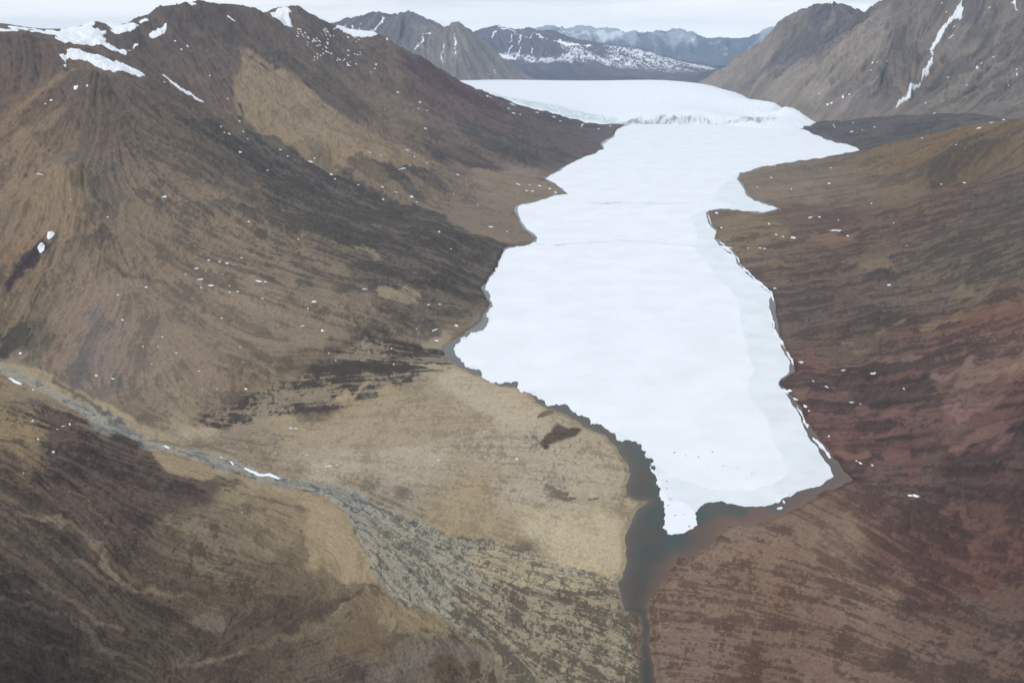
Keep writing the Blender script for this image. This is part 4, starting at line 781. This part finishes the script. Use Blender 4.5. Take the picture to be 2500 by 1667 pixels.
snow_sheet(T, [ell(127,573,8,10,20)], 'bright snow patch at the top of the dark maroon gully by the left edge', 'snow patch', 3, 1.2)
snow_sheet(T, [ell(107,604,7,11,25)], 'bright snow patch lower in the dark maroon gully by the left edge', 'snow patch', 3, 1.2)
snow_sheet(T, [c1([(478,555),(500,540),(515,548),(505,572),(485,575)])], 'larger of two snow patches in the hollow under the pyramid ridge top', 'snow patch', 3, 1)
snow_sheet(T, [strip([(585,1142),(610,1150),(650,1156),(672,1164),(690,1170)], 7)], 'bright snow bank lining the braided stream in the middle of the delta', 'snow bank', 2.0, 2)
snow_sheet(T, [strip([(556,1120),(566,1130),(570,1140)], 5)], 'short snow curl on the stream bend upstream of the long bank', 'snow bank', 2.0, 1)
snow_sheet(T, [strip([(394,1088),(404,1091),(416,1094)], 5)], 'small snow bar on the narrow upper stream', 'snow bank', 2.0, 1)
snow_sheet(T, [strip([(18,922),(38,934),(54,940)], 7)], 'elongated snow bar beside the stream at the left edge', 'snow bank', 2.0, 1.2)
snow_sheet(MRp, [strip(c3([(1970,0),(1950,80),(1880,150),(1840,220),(1810,270),(1775,315),(1768,350)]), 11)], 'bright snow chute high in the gully of the right hand mountain', 'snow patch', 16, 1.5, feather=0)
snow_sheet(MRp, [strip(c3([(1764,358),(1752,400),(1735,450),(1712,500),(1696,526)]), 11)], 'middle snow chute in the gully of the right hand mountain', 'snow patch', 16, 1.5, feather=0)
snow_sheet(MRp, [strip(c3([(1694,530),(1660,565),(1620,605),(1575,640),(1535,690)]), 9)], 'lowest snow chute at the foot of the right hand mountain gully', 'snow patch', 16, 1.2, feather=0)
snow_sheet(MRp, [strip(c3([(2230,0),(2290,40),(2352,95)]), 10)], 'slanting snow strip near the upper right corner', 'snow patch', 12, 1.5)
snow_sheet(MRp, [c3([(1355,410),(1390,385),(1420,400),(1380,415)])], 'snow patch on the rocky shoulder left of the right hand gully', 'snow patch', 10, 1)
snow_sheet(T, [strip(c3([(1755,695),(1800,687),(1880,686),(1960,688),(2120,697)]), 4.5)], 'long flat snow strip along the top of the dark moraine', 'snow bank', 5, 1)
snow_sheet(T, [strip(c3([(925,745),(1000,743),(1120,743)]), 4)], 'pale strip of ice between the glacier edge and the dark moraine', 'snow bank', 4, .8)
g_s = np.random.default_rng(77)
def group(P, lst, label, grp):
    for q in lst: fleck(P, q[0], q[1], q[2], q[3], q[4] if len(q) > 4 else 8, q[5] if len(q) > 5 else label, grp, g_s)
group(T, [(213,210,4,4,0,'smaller of two snow patches in the hollow under the pyramid ridge top'),(124,245,6,3,0,'snow spot on the tan ridge, upper of a pair'),(111,254,5,2,0,'snow spot on the tan ridge, lower of a pair'),
 (427,101,3,3),(458,113,3,5,-30),(443,121,3,3),(402,201,5,2,20),(512,185,4,2,40),(556,242,3,3),(585,297,5,4,0,'snow spot in the dark gully at the left foot of the tan spur')], 'small snow spot on the upper left mountain', 'snow spots on the upper left mountain')
group(T, [(540,310,3,1.5),(548,324,4,2,20),(560,327,4,2,20),(594,322,4,2,20),(605,340,3,2),(586,372,6,4,10,'bright oval snow spot on the dark band below the tan spur'),(685,366,6,2),(703,382,3,2),(758,395,10,2.5,15),(768,387,3,2),(904,373,4,2),(930,380,3,1.5),(995,367,9,2.5,5),(1013,383,4,2),
 (983,412,9,3,-10),(1042,398,3,1.5),(808,425,8,3,10),(818,437,4,2),(875,452,4,2),(934,457,4,2),(967,470,5,2),(1005,480,6,4),(936,487,5,3,30),(1018,494,3,2),(1118,427,5,2,15),(1167,500,2,2),(1108,474,2,1.5)], 'small snow fleck below the tan spur near the dark slope', 'snow flecks below the tan spur')
group(T, [(96,426,10,3),(172,488,2,1),(402,481,7,3,0),(263,530,4,2),(608,541,5,2),(653,416,3,2),(728,584,3,2),(590,630,5,1.5),(510,635,4,1.5,0),(536,639,4,1.5,10),(555,643,10,3,10,'longest snow fleck on the left slope above the tan hill'),(480,655,8,2.5,-10),(453,670,3,2),(503,661,3,1.5),(490,682,12,1.5,-5),(515,697,10,2.5,-8),
 (491,702,4,1.5),(560,698,2,2),(561,713,3,2),(580,712,4,1.5),(630,686,10,2,10),(648,688,4,2),(766,736,7,4,0,'bright snow fleck in a dark spot of the left slope'),(640,729,4,2),(752,753,2,2),(357,701,7,2.5,0),(288,720,5,1.5),(299,781,6,2),(540,777,6,2),(738,796,8,1.5,-10),(787,807,4,4),(396,823,4,2),(349,846,3,1.5),(386,846,3,1.5),(430,862,3,2),(586,847,2,2),(803,862,2,2),
 (600,949,4,3),(530,950,3,1.5),(371,889,2,2),(486,906,3,1.5),(890,706,10,1.5,5),(820,880,3,2)], 'tiny snow fleck on the wide brown left slope', 'snow flecks on the wide left slope')
group(T, [(1046,744,5,2.5),(1074,743,4,2),(1061,806,8,3,-25),(1115,795,6,3),(1068,832,7,3,10),(1017,803,3,1.5),(956,851,3,3),(961,889,3,3),(1199,554,9,2),(1238,565,3,1.5),(1072,566,3,2),(1101,608,3,2)], 'small snow fleck near the left shore of the lake', 'snow flecks near the left shore')
group(T, [(1265,450,8,1.5,25),(1318,454,5,2),(1343,461,7,2),(1300,467,8,1.2),(1356,470,6,2.2),(1286,466,3,1.5),(1293,452,3,1.5)], 'small snow streak on the tan fan by the lake', 'snow streaks on the tan fan')
rs = np.random.default_rng(5); L_ = []
for (x, y, sx_, sy_, n_) in ((735,80,12,10,9),(765,105,16,16,14),(800,85,12,18,12),(800,120,14,14,10),(775,138,12,6,5),(830,148,14,4,5),(850,158,10,4,4),(870,95,12,10,5),(870,130,16,8,4)):
    for _ in range(n_): L_.append((x+rs.normal()*sx_*.7, y+rs.normal()*sy_*.6+.4*0, rs.uniform(2, 5.5), rs.uniform(1, 2.2), 32))
group(T, L_, 'snow fleck in the scatter under the second summit', 'snow flecks under the second summit')
group(T, [(805,53,5,2,30),(820,70,4,2),(850,91,3,3),(850,124,5,2),(880,134,3,2),(852,160,10,2,30),(918,158,4,4),(915,168,4,2),(905,177,2,1.5),(848,155,4,2),(972,226,4,1.5),(1025,250,5,2,30),(1022,266,2,1.5),(1039,314,4,2),(1043,270,2,1.5),(945,96,7,3,35,'white snow spot on the crest where the long ridge drops')], 'snow fleck on the brown slope under the long ridge', 'snow flecks under the long ridge')
group(T, [(1193,236,12,2,22),(1250,255,12,2,15),(1254,277,8,3,22),(1242,266,7,1.5,25),(1270,280,3,2),(1310,275,8,2,8),(1353,286,6,2),(1368,296,5,2),(1398,288,7,1.5,10),(1422,305,4,2),(1430,300,9,1.8,10),(1465,303,6,2),(1462,315,4,2),(1420,309,3,2),(1490,308,4,2),(1450,300,4,1.5)], 'thin snow streak on the reddish ridge beside the glacier', 'snow streaks on the reddish ridge')
group(T, [(2035,306,4,1.5),(2038,311,3,1.2),(2080,322,6,1.5,-5),(2082,300,3,1.2),(2105,318,2,1.2),(2135,311,3,1.2),(2280,277,9,1.5,-5),(2332,276,10,1.5),(2347,274,5,1.2)], 'tiny snow fleck on the dark moraine', 'snow flecks on the dark moraine')
group(T, [(2421,299,10,2.5,-12,'largest snow patch on the brown hill crest'),(2390,313,8,2.2,-14),(2450,293,6,1.5,-10),(2251,338,6,1.5),(2334,354,3,1.5),(2354,446,5,2.5),(2298,450,3,2.5),(2024,448,7,1.8,0),(1883,434,3,1.5),(1849,457,2,1.5),(1932,462,3,1.5),(2028,410,3,1),(1893,405,3,1.2)], 'small snow fleck on the brown hill right of the lake', 'snow flecks on the brown hill')
group(T, [(1978,531,9,3,-12),(2000,530,4,2),(2045,563,17,2.2,0,'long double snow bar on the right slope behind the small headland'),(2070,576,4,2),(1877,547,5,3),(1895,573,5,2,15),(1935,580,8,3,5,'widest snow patch on the small headland'),(1912,578,4,1.5,15),(1856,606,6,1.8),(1826,606,3,1.5),(1866,607,4,1.5),(1750,520,5,2.5),(1761,556,3,2),(2047,538,3,1.2),(2127,497,3,1.2),(2170,696,6,2.8,0,'lone snow patch high on the grey right slope'),(1892,704,5,2),(2182,545,2,1.2),(2213,600,2,1.2)], 'small snow patch near the small headland on the right shore', 'snow patches near the small headland')
group(T, [(1955,884,8,2.5,0),(2058,904,8,2.5,-2),(2131,912,10,2.5,0,'brightest snow patch on the reddish right slope'),(2207,949,5,3,35),(2080,982,8,2.2,15),(2100,986,4,1.5),(2024,1065,6,3,-5),(2091,1125,4,2,20),(2100,1130,8,2.8,30),(2129,1135,5,3.5,0),(2222,1209,7,4,10),(2238,1210,11,4,15,'biggest snow patch on the dark red right slope'),(1973,1038,4,4),(1985,930,4,1.5,30),(2018,944,6,1.5,30)], 'small snow patch on the dark red right slope', 'snow patches on the dark red slope')
group(T, [(1926,954,9,4,-5),(1942,974,13,5,30,'largest white drift stranded at the red right shore'),(1966,992,8,4,40),(1975,1003,4,2.5)], 'white snow drift stranded at the red right shore', 'snow drifts at the red right shore')
group(T, [(80,1027,8,4,-20),(170,1035,3,4,60),(93,1072,5,4,20),(130,1103,4,4),(155,1040,7,2,-10),(140,1048,4,2),(57,1155,3,3),(235,917,5,4),(276,925,5,2.5,10),(50,862,6,4,-20),(80,951,4,2,15),(590,1250,2,2)], 'small snow spot on the near left slope by the stream', 'snow spots on the near left slope')
group(T, [(1261,1120,8,3,15,'brightest snow spot on the tan delta'),(1070,1123,5,1.6),(805,1137,7,1.5,-5),(822,1135,5,1.5),(795,1139,4,1.5),(710,1045,9,1.6,3),(722,1046,8,1.4,3),(672,1106,3,1.5),(750,1110,3,1.2),(1241,1195,2,1.5),(1285,1205,2,2),(539,1116,8,1.8,5)], 'small snow spot on the tan delta', 'snow spots on the tan delta')
group(MRp, [(2385,165,3,6,10),(2396,155,3,2),(2483,182,3,6),(2482,170,3,3),(2462,210,3,2),(2058,236,4,5,20),(2073,231,3,3),(2020,255,3,4),(2030,252,5,2,-20),(2000,229,4,2,-30),(2360,208,4,1.5,-40),(2260,252,4,1.5),(2126,172,3,3),(2142,152,2,3),(2165,150,2,3),(2315,190,4,1.5),(2310,30,5,1.5,-50),(2330,65,14,1,-35),(2320,92,16,1,-38),(2300,8,5,2,-30),(2415,20,6,1.5,-30),(2425,140,3,2)], 'small snow fleck on the grey right hand mountains', 'snow flecks on the right hand mountains')

# ================================================================ SHORE ICE AND FLOES
def ribbon(P, wd, label, grp, z=.9):
    o = slab('shore_ice', rough(strip(rough(P, 1, .05, g_ice, False), wd), 2, .18, g_ice), -.4, z, M_snow); return tag(o, label, 'shore ice', grp)
for P, wd, l in (([(1729,524),(1734,542),(1754,563),(1749,580)],3.2,'white shore ice ribbon round the tip of the small headland'),([(1752,585),(1768,601),(1800,628),(1806,640)],2.6,'white shore ice ribbon just below the small headland'),([(1808,646),(1832,670),(1862,697),(1884,714),(1889,735)],4,'white shore ice ribbon beside the grey right slope'),
    ([(1879,760),(1884,780),(1893,808),(1905,830),(1915,850)],4.5,'rough white shore ice ribbon in the middle of the right shore'),([(1920,858),(1932,876),(1937,890)],4.5,'short white shore ice ribbon above the dark lead'),([(1912,948),(1924,962)],6,'broken white shore ice by the red point'),([(1946,990),(1958,1012),(1966,1036)],3,'thin white shore ice ribbon below the red drifts'),
    ([(1984,1068),(2000,1082),(2020,1106),(2028,1118)],6,'wide pale shore ice ribbon near the right corner of the water'),([(1966,1030),(1972,1044)],5,'short shore ice chip beside the red shore')):
    ribbon(P, wd, l, 'shore ice along the right bank')
tag(slab('ice_floe', rough(ell(1904,1240,7,3.2,-8), 2, .2, g_ice), -.3, .5, M_grey_ice), 'small pale ice floe adrift in the brown shallows', 'ice floe')
for q, l in (((1900,1221,5,6,40),'jagged ice block at the broken lower right ice edge, left one'),((1921,1208,6,3,-40),'jagged ice block at the broken lower right ice edge, right one'),((1914,1224,4,2,40),'little ice chip under the broken lower right ice edge')):
    tag(slab('ice_block', rough(ell(*q), 2, .25, g_ice), -.2, 1.8, M_snow), l, 'ice block', 'ice blocks at the broken edge')

# ================================================================ AIR
hz = bpy.data.materials.new('haze_air'); hz.use_nodes = True; t = hz.node_tree; t.nodes.clear()
ho = t.nodes.new('ShaderNodeOutputMaterial'); pv_ = t.nodes.new('ShaderNodeVolumePrincipled')
pv_.inputs['Color'].default_value = (.58, .77, 1.0, 1); pv_.inputs['Density'].default_value = 2.0e-5; pv_.inputs['Anisotropy'].default_value = 0.2
t.links.new(pv_.outputs[0], ho.inputs['Volume'])
X0, X1, Y0, Y1, Z0, Z1 = -45000, 45000, -4000, 46000, -33, 1800
hv = np.array([[x, y, z] for z in (Z0, Z1) for x, y in ((X0, Y0), (X1, Y0), (X1, Y1), (X0, Y1))], F32)
struct(raw_mesh('haze', hv, np.array([[3, 2, 1, 0], [4, 5, 6, 7], [0, 1, 5, 4], [1, 2, 6, 5], [2, 3, 7, 6], [3, 0, 4, 7]]), hz, None, False), 'stuff')
S.cycles.use_denoising = True; S.cycles.volume_bounces = 1
